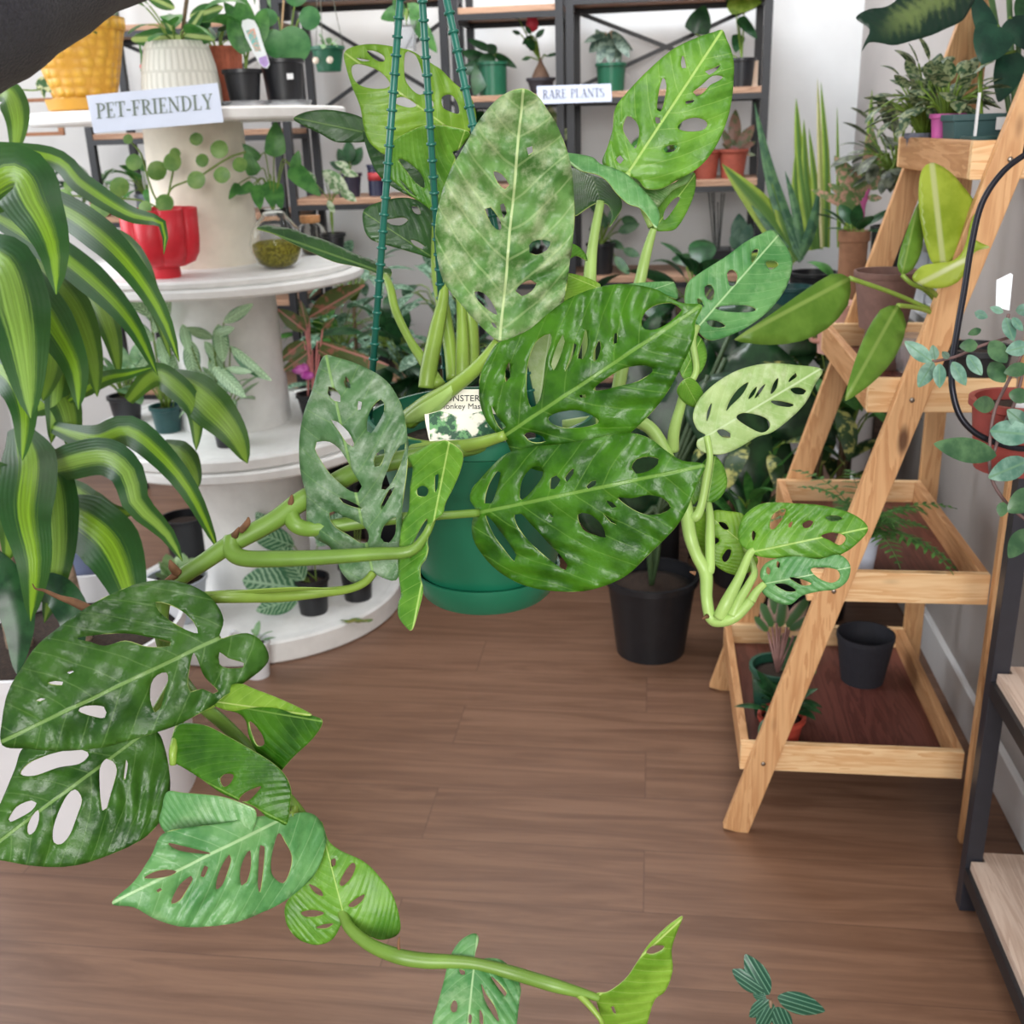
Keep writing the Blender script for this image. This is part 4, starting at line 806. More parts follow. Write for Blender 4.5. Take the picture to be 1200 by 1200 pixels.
# white patterned pot
def dash_mat():
    t = NT('white_dashed_glaze'); u, v = t.uv(); w = t.n('ShaderNodeTexBrick'); w.inputs['Scale'].default_value = 1; w.inputs['Brick Width'].default_value = .028; w.inputs['Row Height'].default_value = .11
    w.inputs['Mortar Size'].default_value = .008; w.inputs['Mortar Smooth'].default_value = .5; cv = t.n('ShaderNodeCombineXYZ'); t.put(cv.inputs[0], u); t.put(cv.inputs[1], v); t.put(w.inputs['Vector'], cv.outputs[0])
    return t.bsdf(t.mix(w.outputs['Fac'], srgb(212, 210, 200), srgb(196, 194, 184)), .6, 0, t.bump(w.outputs['Fac'], .5, .003), .4)
c = on(216, ZA, D1 - .14)
t = thing('white_planter', 'off-white planter with rows of dashes beside the yellow planter', 'planter', c)
MB().lathe([(0, 0), (.098, 0), (.104, .02), (.103, .06), (.096, .11), (.084, .155), (.076, .168), (.072, .168), (.080, .15), (.09, .1), (.09, .03), (0, .03)], c, 48).build('pot', dash_mat(), t)
MB().lathe([(0, .150), (.074, .145)], c, 20).build('soil', CLAYDK, t)
spray(t, LG, c + V((0, 0, .15)), 10, .12, .055, (5, 60), 80, .09, seed=5)
m = MB(); ST = stripe_mat('cream_striped_leaf', (44, 96, 48), (186, 206, 130), .3); d = D1 - .2
for b, e, w in (((212, 44), (153, 46), .42), ((214, 40), (252, 46), .5), ((220, 38), (238, 12), .45), ((205, 40), (190, 18), .4), ((222, 20), (262, 8), .5), ((205, 10), (170, -6), .4)): tl(m, (*b, d), (*e, d - .02), w, 'oval')
m.build('striped_leaves', ST, t)
vine(t, [(213, 55, D1 - .14), (216, 20, D1 - .14), (222, -20, D1 - .14)], 2.5, STEMD)
# terracotta fluted pot
c = on(263, ZA, D1 + .03)
t = thing('fluted_pot', 'terracotta fluted pot behind the white dashed planter', 'pot', c)
pot(t, c, .067, .050, .165, TERRA, seg=96, mod=lambda a, z, i: 1 + .03 * math.cos(a * 26), rim=.001)
spray(t, LGD, c + V((0, 0, .15)), 9, .09, .05, (10, 70), 60, .06, seed=8)
# small grey pot
c = on(166, ZA, D1 - .02)
t = thing('small_grey_pot', 'tiny grey pot with a pink bud between the yellow and white planters', 'pot', c)
pot(t, c, .022, .019, .05, GREYP); vine(t, [(166, 84, D1 - .02), (165, 60, D1 - .02), (160, 40, D1 - .02)], 1.2, LG); MB().ball(Pd(166, 78, D1 - .04), .006).build('bud', plain('pink_bud', (222, 130, 130), .5), t)
# two black pots in clear trays
CLR = NT('clear_plastic'); cb = CLR.n('ShaderNodeBsdfPrincipled'); cb.inputs['Transmission Weight'].default_value = .85; cb.inputs['Roughness'].default_value = .08; cb.inputs['IOR'].default_value = 1.15; cb.inputs['Base Color'].default_value = (.95, .97, 1, 1); CLR.put(CLR.out.inputs[0], cb.outputs[0]); CLRM = CLR.m
for i, (x, rt, rb, h, lab, d) in enumerate(((288, .050, .038, .092, 'black nursery pot with a tall green leaf and a plant care label', D1 - .1), (335, .058, .046, .118, 'black nursery pot with big round leaves at the right end of the top spool', D1 - .04))):
    c = on(x, ZA, d); t = thing('nursery_pot', lab, 'plant', c); pot(t, c + V((0, 0, .006)), rt, rb, h, BLK)
    MB().lathe([(0, 0), (rb + .022, 0), (rb + .028, .018), (rb + .026, .018), (rb + .020, .003), (0, .003)], c, 32).build('clear_saucer', CLRM, t)
    m = MB(); s = MB()
    if i == 0:
        LL = [((290, 62), (282, -8), .42, 'oval'), ((286, 64), (268, 14), .42, 'oval'), ((292, 60), (312, 10), .5, 'oval'), ((284, 30), (262, 2), .5, 'heart')]; mm = LG
    else:
        LL = [((340, 30), (345, 76), .95, 'round'), ((350, 22), (376, 20), 1.1, 'round'), ((318, 34), (326, 68), .8, 'round'), ((326, 20), (298, 22), .8, 'round'), ((345, 8), (350, -24), .9, 'round')]; mm = blotch_mat('hoya_leaf', (54, 112, 62), (84, 140, 82), 20, .3, .7, rough=.35)
        for q in ((322, 56), (332, 40), (344, 20)): pass
        s.box(c + V((.028, -.052, .07)), c + V((.046, -.050, .085)))
        s.build('price_sticker', plain('white_paper', (238, 238, 240), .6, .02, 20), t, False); s = MB()
        MB().tube([on(327, ZA + .1, d), on(330, ZA + .2, d), on(333, ZA + .3, d)], .003, 6).build('stake', plain('bamboo_stake', (188, 156, 116), .6), t)
    for b, e, w, kd in LL:
        tl(m, (*b, d - .03), (*e, d - .05), w, kd); s.tube([on(x, ZA + h * .85, d), Pd((x + b[0]) / 2, (b[1] + 58) / 2 + 8, d - .01), Pd(*b, d - .03)], .0028, 6)
    m.build('foliage', mm, t); s.build('stems', STEM, t)
# plant care label
lp = [(283, 30), (284, 24), (291, 22), (298, 24), (303, 33), (309, 54), (314, 68), (316, 75), (313, 80), (308, 79), (303, 73), (296, 60), (288, 44)]
t = thing('care_label', 'rounded white plant care label with a purple end leaning in the black pot', 'plant label', Pd(300, 50, D1 - .16))
def plate(mb, pts, d, th=.0012):
    P = [Pd(*p, d) if len(p) == 2 else Pd(*p) for p in pts]; n = len(P); nm = (P[1] - P[0]).cross(P[2] - P[0]).normalized() * th
    if nm.dot(CF) < 0: nm = -nm
    return mb.add(P + [p + nm for p in P], [tuple(range(n)), tuple(range(n, 2 * n))[::-1]] + [(i, (i + 1) % n, n + (i + 1) % n, n + i) for i in range(n)])
plate(MB(), lp, D1 - .16).build('label_card', plain('white_card', (230, 236, 238), .35, .02, 20), t, False)
plate(MB(), [(303, 68), (312, 65), (315, 74), (312, 79), (308, 78), (304, 73)], D1 - .1605).build('label_end', plain('lilac_print', (176, 150, 206), .4), t, False)
plate(MB(), [(288, 36), (298, 33), (306, 60), (299, 60)], D1 - .1605).build('label_picture', blotch_mat('label_print', (120, 190, 184), (226, 170, 150), 150, .45, .55, trans=0), t, False)

# ------------------------------------------------------------------ lettering drawn as serif strokes
GL = {  # x0, y0, x1, y1 boxes and diagonals ('d', x0, y0, x1, y1, width), ('b', x, y, w, h) = bowl
    'P': (.62, [(.10, 0, .24, 1), (0, 0, .34, .05), (0, .95, .3, 1)], [('b', .2, .46, .40, .54)]),
    'E': (.64, [(.10, 0, .24, 1), (0, 0, .56, .05), (0, .95, .54, 1), (.2, .47, .42, .53), (.51, 0, .56, .24), (.49, .78, .54, 1), (.39, .38, .43, .62)], []),
    'T': (.66, [(.24, 0, .38, 1), (.14, 0, .48, .05), (0, .94, .62, 1), (0, .74, .05, 1), (.57, .74, .62, 1)], []),
    '-': (.36, [(.03, .36, .30, .46)], []),
    'F': (.60, [(.10, 0, .24, 1), (0, 0, .34, .05), (0, .95, .54, 1), (.2, .47, .42, .53), (.49, .76, .54, 1), (.39, .38, .43, .62)], []),
    'R': (.72, [(.10, 0, .24, 1), (0, 0, .34, .05), (0, .95, .3, 1), (.56, 0, .70, .05)], [('b', .2, .48, .38, .52), ('d', .34, .5, .60, .02, .14)]),
    'I': (.38, [(.10, 0, .24, 1), (0, 0, .34, .05), (0, .95, .34, 1)], []),
    'N': (.80, [(.10, 0, .15, 1), (.60, 0, .65, 1), (0, 0, .26, .05), (0, .95, .2, 1), (.5, .95, .75, 1)], [('d', .14, .96, .62, .04, .15)]),
    'D': (.76, [(.10, 0, .24, 1), (0, 0, .34, .05), (0, .95, .3, 1)], [('b', .2, 0, .5, 1)]),
    'L': (.62, [(.10, 0, .24, 1), (0, 0, .56, .05), (0, .95, .34, 1), (.51, 0, .56, .26)], []),
    'Y': (.74, [(.28, 0, .42, .45), (.18, 0, .52, .05), (0, .95, .28, 1), (.46, .95, .70, 1)], [('d', .10, .97, .36, .42, .15), ('d', .60, .97, .36, .42, .06)]),
    'A': (.76, [(0, 0, .24, .05), (.44, 0, .74, .05), (.2, .32, .5, .38)], [('d', .12, .02, .36, 1, .05), ('d', .36, 1, .62, .02, .15)]),
    'S': (.56, [(.04, 0, .09, .26), (.42, .74, .47, 1)], [('s',)]), ' ': (.4, [], [])}
def serif(mb, s, O, xa, ya, h, lift, squeeze=1.0):
    x = 0
    def q(px, py): return O + xa * ((x + px) * h * squeeze) + ya * (py * h) + lift
    for ch in s:
        w, bx, ex = GL[ch]
        for a, b, c_, d_ in bx: mb.add([q(a, b), q(c_, b), q(c_, d_), q(a, d_)], [(0, 1, 2, 3)])
        for e in ex:
            if e[0] == 'd':
                _, a, b, c_, d_, wd = e; mb.add([q(a - wd / 2, b), q(a + wd / 2, b), q(c_ + wd / 2, d_), q(c_ - wd / 2, d_)], [(0, 1, 2, 3)])
            else:
                if e[0] == 'b':
                    _, bx0, by, bw, bh = e; A = [(bx0 + bw * (.3 + .7 * math.sin(t_)) if 0 else bx0 + bw * math.sin(t_) ** .8, by + bh / 2 - bh / 2 * math.cos(t_)) for t_ in [PI * i / 12 for i in range(13)]]
                    Bq = [(bx0 + (bw - .13) * math.sin(t_) ** .8, by + bh / 2 - (bh / 2 - .05) * math.cos(t_)) for t_ in [PI * i / 12 for i in range(13)]]
                else:
                    A, Bq = [], []
                    for i in range(25):
                        tt = i / 24; yy = 1 - tt; xx = .26 + .22 * math.cos(PI * (.15 + 2.0 * tt)) * (1 if tt < .5 else 1); cx = .26 + .2 * math.sin(2 * PI * (yy - .5)) * -1
                        A.append((cx - .07, yy)); Bq.append((cx + .07, yy))
                for i in range(len(A) - 1): mb.add([q(*A[i]), q(*A[i + 1]), q(*Bq[i + 1]), q(*Bq[i])], [(0, 1, 2, 3)])
        x += w
    return x * h * squeeze
def sign(name, label, corners, d, text, hfrac, x0, y0, ink, paper, squeeze):
    P = [Pd(*p, d) for p in corners]          # left-bottom, right-bottom, right-top, left-top
    t = thing(name, label, 'sign', P[0]); plate(MB(), corners, d, .0015).build('card', paper, t, False)
    xa = (P[1] - P[0]); ya = P[3] - P[0]; h = ya.length * hfrac; xn = xa.normalized(); yn = (ya - xn * ya.dot(xn)).normalized(); lift = xn.cross(yn).normalized() * .002
    if lift.dot(CF) > 0: lift = -lift
    m = MB(); serif(m, text, P[0] + xa * x0 + ya * y0, xn, yn, h, lift, squeeze); m.build('lettering', ink, t, False)
sign('paper_sign', 'white paper sign reading PET-FRIENDLY taped to the edge of the top spool', [(110, 156), (262, 143), (255, 97), (101, 112)], D1 - .44, 'PET-FRIENDLY', .40, .045, .36, plain('grey_green_print', (112, 124, 112), .6), plain('glossy_paper', (214, 222, 240), .35, .03, 12), 1.02)
sign('paper_sign', 'small white paper sign reading RARE PLANTS on the back shelf edge', [(630, 122), (717, 119), (716, 98), (629, 101)], proj((-.3, 4.18, 1.56))[2], 'RARE PLANTS', .52, .07, .26, plain('grey_print', (84, 86, 98), .6), plain('dull_paper', (186, 192, 212), .6, .03, 12), .92)

# ------------------------------------------------------------------ middle disc
c = Pz(196, 325, ZB); D2 = proj(c)[2]
t = thing('red_planter', 'red scalloped planter on a round foot on the middle spool', 'planter', c)
RED = plain('red_glaze', (216, 44, 58), .4, .05, 20)
MB().lathe([(0, 0), (.036, 0), (.038, .004), (.036, .03), (.04, .034), (0, .034)], c, 40).build('foot', RED, t, auto=40)
lobe = lambda a, z, i: .92 + .18 * abs(math.cos(a * 4)) ** .55
MB().lathe([(0, .028), (.05, .030), (.076, .042), (.088, .065), (.092, .1), (.094, .176), (.088, .178), (.084, .165), (.078, .08), (0, .05)], c, 128, mod=lobe).build('pot', RED, t)
MB().lathe([(0, .155), (.068, .15)], c, 24).build('soil', CLAYDK, t)
m, s = MB(), MB(); d = D2 - .02
leaves = [((193, 238), 11), ((184, 200), 12), ((202, 190), 11), ((230, 211), 11), ((260, 205), 10), ((140, 219), 12), ((157, 190), 10), ((118, 243), 13), ((75, 231), 10), ((36, 216), 11), ((257, 175), 11), ((237, 188), 8), ((230, 163), 8), ((281, 193), 9), ((150, 163), 6), ((170, 243), 8), ((82, 217), 8), ((205, 180), 7)]
for (x, y), r in leaves:
    a = (x * 7 + y * 3) % 6.28; tl(m, (x - r * math.cos(a), y - r * math.sin(a), d - .02 * (r % 3)), (x + r * math.cos(a), y + r * math.sin(a), d - .03), 1.0, 'round', fold=.1)
for P in ([(190, 245), (180, 228), (172, 205), (165, 180), (152, 165)], [(192, 245), (200, 222), (215, 214), (232, 208), (250, 196), (270, 184), (288, 178)], [(188, 245), (165, 235), (130, 232), (95, 230), (60, 228), (36, 222)], [(196, 244), (198, 225), (202, 205), (205, 190)]): s.tube([Pd(x, y, d) for x, y in P], .0028, 6)
m.build('foliage', blotch_mat('peperomia_leaf', (92, 138, 66), (132, 168, 90), 24, .3, .7), t); s.build('stems', STEM, t)
# moss jar
GLS = NT('jar_glass'); g_ = GLS.n('ShaderNodeBsdfPrincipled'); g_.inputs['Transmission Weight'].default_value = 1; g_.inputs['Roughness'].default_value = .02; g_.inputs['IOR'].default_value = 1.2; g_.inputs['Base Color'].default_value = (.97, .98, .96, 1); GLS.put(GLS.out.inputs[0], g_.outputs[0]); GLSM = GLS.m
MOSS = blotch_mat('moss', (96, 90, 22), (156, 148, 48), 160, .4, .6, rough=.9, trans=0)
c = Pz(327, 314, ZB); d = proj(c)[2]
t = thing('moss_jar', 'round glass jar with a layer of yellow-green moss and a trailing vine in it', 'terrarium', c)
sp = [(0, 0), (.03, .001), (.055, .014), (.070, .045), (.072, .07), (.064, .105), (.045, .130), (.034, .142), (.038, .160)]
MB().lathe(sp + [(r - .0025, z) for r, z in sp[::-1][:-1]] + [(0, .003)], c, 48).build('jar', GLSM, t)
MB().lathe([(0, .004), (.03, .005), (.053, .017), (.066, .045), (.067, .066), (.05, .074), (.02, .07), (0, .076)], c, 40).build('moss', MOSS, t)
m, s = MB(), MB()
for b, e, w in (((297, 216), (276, 228), .55), ((300, 216), (305, 246), .55), ((315, 212), (320, 244), .6), ((322, 144 + 70), (330, 246), .5), ((340, 195), (376, 230), .45), ((322, 184), (323, 142), .6), ((300, 205), (286, 178), .6), ((345, 198), (350, 176), .6), ((303, 188), (284, 168), .5), ((280, 215), (268, 234), .5)):
    tl(m, (*b, d - .03), (*e, d - .05), w, 'heart'); s.tube([c + V((0, 0, .15)), Pd((b[0] + 320) / 2, b[1] - 6, d - .02), Pd(*b, d - .03)], .0018, 5)
m.build('foliage', LG, t); s.build('stems', STEM, t)
c = Pz(367, 298, ZB)
t = thing('cork_jar', 'small round glass jar with a cork lid beside the moss jar', 'jar', c)
sp = [(0, 0), (.025, .001), (.042, .02), (.048, .05), (.042, .078), (.03, .09), (.028, .098)]
MB().lathe(sp + [(r - .002, z) for r, z in sp[::-1][:-1]] + [(0, .003)], c, 40).build('jar', GLSM, t)
MB().lathe([(0, .094), (.027, .094), (.031, .1), (.031, .116), (0, .116)], c, 32).build('cork_lid', plain('cork', (196, 142, 96), .85, .15, 120), t, auto=40)
MB().lathe([(0, .003), (.025, .004), (.038, .02), (.04, .03), (0, .034)], c, 24).build('pebbles', blotch_mat('pebbles', (150, 140, 110), (92, 84, 60), 200, .4, .6, trans=0, rough=.8), t)
c = Pz(392, 296, ZB) + V((0.0, .0, 0)); d = proj(c)[2]
t = thing('variegated_syngonium', 'plant with whitish green arrow leaves at the right edge of the middle spool', 'plant', c); pot(t, c, .036, .028, .06, BLK)
m, s = MB(), MB()
for b, e in (((385, 210), (397, 228)), ((378, 200), (408, 222)), ((400, 200), (420, 206)), ((384, 235), (392, 250)), ((410, 196), (392, 190)), ((370, 215), (360, 200)), ((398, 222), (418, 236))):
    tl(m, (*b, d - .02), (*e, d - .03), .45, 'oval'); s.tube([c + V((0, 0, .05)), Pd(388, 240, d), Pd(*b, d - .02)], .0015, 5)
m.build('foliage', blotch_mat('whitish_leaf', (110, 150, 100), (206, 218, 190), 80, .42, .55), t); s.build('stems', STEM, t)

# ------------------------------------------------------------------ lower disc: feather striped plants and the pink one
def plant_px(name, label, pc, rt, rb, h, pmat, lst, lmat, kind='oval', dd=.03, group=None, sr=.002, z=ZC, potm=None, smat=None):
    c = Pz(*pc, z); d = proj(c)[2]; t = thing(name, label, 'plant', c, group); pot(t, c, rt, rb, h, pmat)
    m, s = MB(), MB(); r = random.Random(len(lst) + int(pc[0])); top = c + V((0, 0, h * .85))
    for q in lst:
        b, e, w = q[:3]; bend = q[3] if len(q) > 3 else 0; k = dd * (.3 + r.random())
        tl(m, (*b, d - k), (*e, d - k * (1.0 + r.random())), w, kind, bend); tx, ty, _ = proj(top); s.tube([top + V(((r.random() - .5) * rt, (r.random() - .5) * rt, 0)), Pd((b[0] * .6 + tx * .4), b[1] * .5 + ty * .5 - 5, d - k * .5), Pd(*b, d - k)], sr, 5)
    m.build('foliage', lmat, t); s.build('stems', smat or STEM, t); return t
plant_px('striped_calathea', 'feathered pale green plant in a black pot in front of the middle drum', (268, 522), .040, .032, .085, BLK,
    [((222, 398), (228, 446), .42), ((214, 380), (222, 414), .4), ((240, 400), (262, 432), .35), ((250, 402), (264, 400), .5), ((245, 420), (275, 462), .4), ((250, 430), (288, 466), .35), ((256, 380), (262, 424), .45), ((270, 405), (319, 446), .24, .06), ((262, 378), (297, 356), .36), ((250, 392), (275, 384), .5), ((265, 432), (296, 436), .3), ((266, 430), (256, 472), .35), ((250, 396), (216, 384), .35)], CAL, dd=.1)
CALT = bpy.data.objects['striped_calathea']
spray(CALT, CAL, WORLD[CALT.name] + V((0, 0, .075)), 12, .085, .032, (10, 80), 80, .10, seed=21)
plant_px('striped_calathea', 'feathered pale green plant in a dark green pot, half hidden by the striped straps', (198, 505), .045, .036, .08, TEALPOT,
    [((188, 366), (245, 370), .30), ((196, 384), (160, 350), .34), ((176, 372), (130, 318), .26), ((186, 395), (196, 432), .4), ((180, 400), (150, 372), .34), ((200, 352), (176, 326), .4), ((206, 350), (194, 318), .3), ((180, 390), (200, 350), .4), ((215, 410), (190, 450), .4), ((178, 416), (158, 442), .5)], CAL, dd=.1)
CALT = bpy.data.objects['striped_calathea.001']
spray(CALT, CAL, WORLD[CALT.name] + V((0, 0, .075)), 12, .085, .032, (10, 80), 80, .12, seed=22)
spray(plant_px('pale_leafed_plant', 'bushy pale green plant at the left of the middle spool', (150, 492), .05, .04, .08, BLK, [((150, 430), (130, 400), .5), ((155, 430), (170, 395), .5)], LGP), LGP, Pz(150, 492, ZC) + V((0, 0, .08)), 26, .07, .045, (-5, 80), 60, .06, seed=13)
t = plant_px('pink_aglaonema', 'plant with pink stems and reddish green leaves in a black pot on the middle spool', (370, 492), .05, .036, .085, BLK,
    [((362, 372), (428, 334), .30, -.06), ((358, 388), (325, 362), .45), ((356, 400), (326, 424), .45), ((372, 400), (456, 428), .30, .10), ((360, 384), (352, 352), .3), ((378, 386), (392, 372), .4), ((366, 410), (330, 436), .3), ((372, 410), (420, 436), .25)], PINKL, smat=plain('pink_stem', (216, 140, 136), .5), sr=.003, dd=.06)
MB().ball(Pd(352, 432, proj(WORLD[t.name])[2] - .02), .030, 1, .7, .6).ball(Pd(344, 418, proj(WORLD[t.name])[2] - .02), .022, 1, .7, .8).ball(Pd(360, 440, proj(WORLD[t.name])[2] - .03), .022, 1, .7, .6).build('magenta_wrap', blotch_mat('magenta_paper', (196, 70, 178), (232, 130, 214), 60, .4, .6, trans=0), t)

# ------------------------------------------------------------------ bottom disc
plant_px('round_calathea', 'plant with a broad striped leaf in a black pot on the bottom spool', (368, 716), .052, .042, .115, BLK,
    [((352, 690), (284, 680), .75), ((356, 680), (330, 640), .6), ((350, 700), (300, 716), .5), ((345, 640), (290, 620), .5), ((372, 640), (400, 600), .5), ((330, 640), (300, 600), .5)], ORB, z=ZD, dd=.1)
plant_px('small_leafed_plant', 'small plant in a black pot furthest right on the bottom spool', (420, 700), .052, .042, .115, BLK,
    [((420, 610), (440, 580), .5), ((415, 610), (390, 590), .5), ((425, 600), (460, 600), .5)], LG, z=ZD, dd=.06)
plant_px('trailing_peperomia', 'plant with grey green oval leaves on the bottom spool, by the drum', (330, 668), .04, .034, .07, WHITEP,
    [((320, 620), (300, 604), .6), ((330, 620), (352, 606), .6), ((318, 628), (286, 636), .6), ((325, 612), (318, 590), .6), ((335, 618), (345, 590), .6)], LGP, z=ZD, dd=.05)
c = Pz(212, 722, ZD)
t = thing('pale_glazed_pot', 'pale blue-grey round pot with plump green leaves on the bottom spool', 'pot', c)
pot(t, c, .092, .07, .13, plain('pale_blue_glaze', (198, 206, 218), .3, .04, 20), rim=.002)
spray(t, blotch_mat('plump_leaf', (132, 170, 112), (168, 196, 140), 20, .3, .7), c + V((0, 0, .11)), 13, .07, .05, (10, 80), 30, .02, 'round', seed=17)
c = Pz(303, 791, 0)
t = thing('white_ceramic_cup', 'small white ceramic pot with a handle on the floor in front of the bottom spool', 'pot', c)
pot(t, c, .040, .032, .11, WHITEP); MB().tube([c + V((-.036, -.0, .1)), c + V((-.062, -.01, .115)), c + V((-.055, -.01, .14)), c + V((-.03, 0, .118))], .006, 8).build('handle', WHITEP, t)
spray(t, LGP, c + V((0, 0, .10)), 7, .05, .02, (20, 80), 60, .02, seed=4)
c = Pz(418, 730, ZD + .002); t = MB(); tl(t, (398, 714, proj(c)[2]), (437, 722, proj(c)[2]), .62, 'oval', fold=.1)
for i, v in enumerate(t.v): v.z = ZD + .006 + .004 * math.sin(i)
o = t.build('fallen_leaf', blotch_mat('fading_leaf', (150, 140, 70), (98, 140, 66), 40, .35, .6), None, solid=.001, loc=c)
tag(o, 'fading green leaf lying on the rim of the bottom spool', 'leaf')
c = Pz(222, 655, ZD); t = thing('black_bucket_pot', 'glossy black pot at the back of the bottom spool, left of the drum', 'pot', c); pot(t, c, .075, .06, .16, BLK)

# ================================================================== corn plant at the left
PW = plain('white_planter_paint', (236, 236, 240), .5, .02, 8)
c0 = Pz(52, 1003, 0); c = V((c0.x - .03, c0.y + .25, 0)); PH_ = Py(20, 800, c0.y - .02).z; dc = proj(c + V((0, 0, .4)))[2]
corn = thing('corn_plant', 'big corn plant with lime striped strap leaves in a white planter at the left', 'plant', c)
pot(corn, c, .27, .25, PH_, PW, rim=.006, seg=64, lip=.03)
tr = MB(); tr.tube([c + V((-.10, 0, PH_ - .08)), c + V((-.10, .0, .62)), c + V((-.09, .0, .98))], [.03, .026, .02], 16); tr.tube([c + V((.03, .04, PH_ - .08)), c + V((.02, .03, .6)), c + V((.0, .02, .8))], [.024, .02, .016], 14)
tr.build('trunk', plain('corn_trunk', (150, 128, 108), .9, .35, 60, bump=.7), corn)
CS = stripe_mat('corn_leaf', (40, 88, 44), (140, 184, 46), .34); CS2 = stripe_mat('corn_leaf_pale_centre', (38, 84, 46), (150, 190, 84), .42); CS3 = stripe_mat('corn_leaf_olive', (58, 96, 46), (132, 168, 66), .5)
def strap(pts, w, mat=None, roll=0, fold=.18, kind='corn', wave=.02, n=22):
    MB().ribbon(pts, w, roll, fold, n, wave, kind).build('leaf', mat or CS, corn)
strap([(-60, 262, 1.75), (10, 205, 1.6), (40, 240, 1.5), (62, 290, 1.45), (66, 345, 1.45)], 74, CS)
strap([(-40, 170, 1.8), (60, 185, 1.75), (95, 215, 1.7), (150, 250, 1.65), (190, 262, 1.6), (192, 298, 1.6)], 26, CS, roll=10)
strap([(-20, 215, 1.85), (60, 240, 1.75), (110, 270, 1.65), (155, 315, 1.6), (190, 370, 1.6), (210, 424, 1.62)], 40, CS)
strap([(-30, 240, 1.95), (50, 285, 1.85), (110, 330, 1.78), (155, 380, 1.72), (185, 440, 1.7)], 38, CS)
strap([(-40, 300, 1.8), (0, 310, 1.7), (20, 370, 1.62), (30, 430, 1.6), (36, 490, 1.6)], 78, CS2)
strap([(0, 300, 1.9), (30, 335, 1.8), (62, 380, 1.75), (88, 430, 1.72), (92, 480, 1.72)], 52, CS)
strap([(20, 290, 2.0), (60, 330, 1.9), (90, 370, 1.86), (108, 420, 1.84), (114, 465, 1.84)], 44, CS3)
strap([(-20, 330, 2.1), (40, 370, 2.0), (58, 420, 1.95), (50, 470, 1.9)], 50, CS3)
strap([(20, 500, 1.9), (34, 540, 1.72), (30, 600, 1.62), (40, 660, 1.6), (36, 728, 1.62)], 62, CS, wave=.01)
strap([(30, 520, 1.95), (58, 560, 1.82), (66, 610, 1.78), (66, 660, 1.76), (52, 730, 1.76)], 52, CS2, roll=25)
strap([(60, 590, 1.9), (100, 612, 1.8), (130, 640, 1.75), (150, 690, 1.72), (158, 740, 1.72)], 70, CS)
strap([(30, 560, 1.9), (70, 545, 1.8), (120, 535, 1.7), (150, 555, 1.65), (160, 590, 1.65), (195, 625, 1.68), (214, 658, 1.7)], 44, CS2)
strap([(60, 500, 2.0), (110, 515, 1.85), (150, 505, 1.75), (190, 535, 1.7), (225, 580, 1.7), (256, 645, 1.74)], 36, CS)
strap([(150, 470, 1.95), (180, 440, 1.9), (205, 452, 1.85), (228, 480, 1.82), (230, 528, 1.82)], 30, CS3)
strap([(200, 440, 1.9), (222, 455, 1.85), (250, 480, 1.8), (275, 510, 1.8), (290, 543, 1.82)], 50, CS3, fold=.1)
strap([(80, 470, 2.0), (120, 445, 1.9), (150, 438, 1.88), (180, 430, 1.86)], 18, CS)
strap([(190, 520, 1.9), (212, 535, 1.86), (226, 555, 1.84), (232, 572, 1.84)], 34, CS3)
strap([(-30, 420, 1.8), (10, 440, 1.7), (28, 480, 1.66), (26, 540, 1.66)], 40, CS)
strap([(20, 480, 2.1), (55, 470, 2.05), (68, 430, 2.0), (60, 520, 2.0)], 34, CS2)
strap([(-30, 560, 1.75), (-5, 560, 1.7), (14, 600, 1.68), (8, 660, 1.7)], 40, CS3)
strap([(-20, 640, 1.7), (6, 680, 1.66), (22, 730, 1.66), (20, 790, 1.66)], 40, LGD)
strap([(-20, 110, 1.9), (8, 108, 1.85), (20, 140, 1.82), (16, 185, 1.82)], 32, CS3)
strap([(70, 330, 2.1), (110, 350, 2.05), (130, 390, 2.0), (140, 440, 2.0)], 30, CS3)
strap([(100, 260, 2.0), (150, 290, 1.95), (175, 340, 1.9), (200, 420, 1.9)], 26, CS3, roll=35)
strap([(10, 420, 2.1), (40, 440, 2.05), (75, 470, 2.0), (88, 540, 2.0)], 40, CS3)
strap([(70, 560, 2.05), (100, 585, 2.0), (130, 600, 1.98), (160, 600, 1.98)], 30, CS3)
strap([(20, 700, 1.75), (60, 690, 1.72), (85, 720, 1.7), (88, 780, 1.7)], 38, LGD)
c = on(90, .5, 2.72); c.z = 0; t = thing('blue_grey_pot', 'tall blue-grey pot on the floor behind the corn plant', 'pot', c); pot(t, c, .055, .045, .52, plain('blue_grey_glaze', (112, 124, 156), .4, .05, 12), seg=48)
spray(t, LG, c + V((0, 0, .46)), 12, .08, .03, (10, 75), 70, .06, seed=33)
# ================================================================== plants and pots on the pine stand
TZ = [.155, .554, .942, 1.354]
# bottom tray
c = Pz(1010, 796, TZ[0]); t = thing('black_planter', 'empty matt black ribbed pot on the bottom tray of the pine stand', 'pot', c)
pot(t, c, .068, .050, .125, plain('matt_black_clay', (34, 34, 42), .75, .1, 60, bump=.2), soil=False, mod=lambda a, z, i: 1 + .006 * math.cos(a * 40), seg=120, rim=.0)
c = Pz(914, 872, TZ[0]); t = thing('terracotta_pot_plant', 'red plastic pot with a low dark plant at the front of the bottom tray', 'plant', c); pot(t, c, .048, .036, .075, plain('red_plastic', (168, 66, 52), .5, .1, 30))
spray(t, LGD, c + V((0, 0, .065)), 26, .07, .028, (-5, 80), 80, .035, seed=41)
c = Pz(908, 838, TZ[0]); t = thing('green_pot_plant', 'green pot with pink edged leaves at the back left of the bottom tray', 'plant', c); pot(t, c, .060, .046, .13, plain('dark_green_plastic', (34, 78, 62), .45, .1, 30)); d = proj(c)[2]
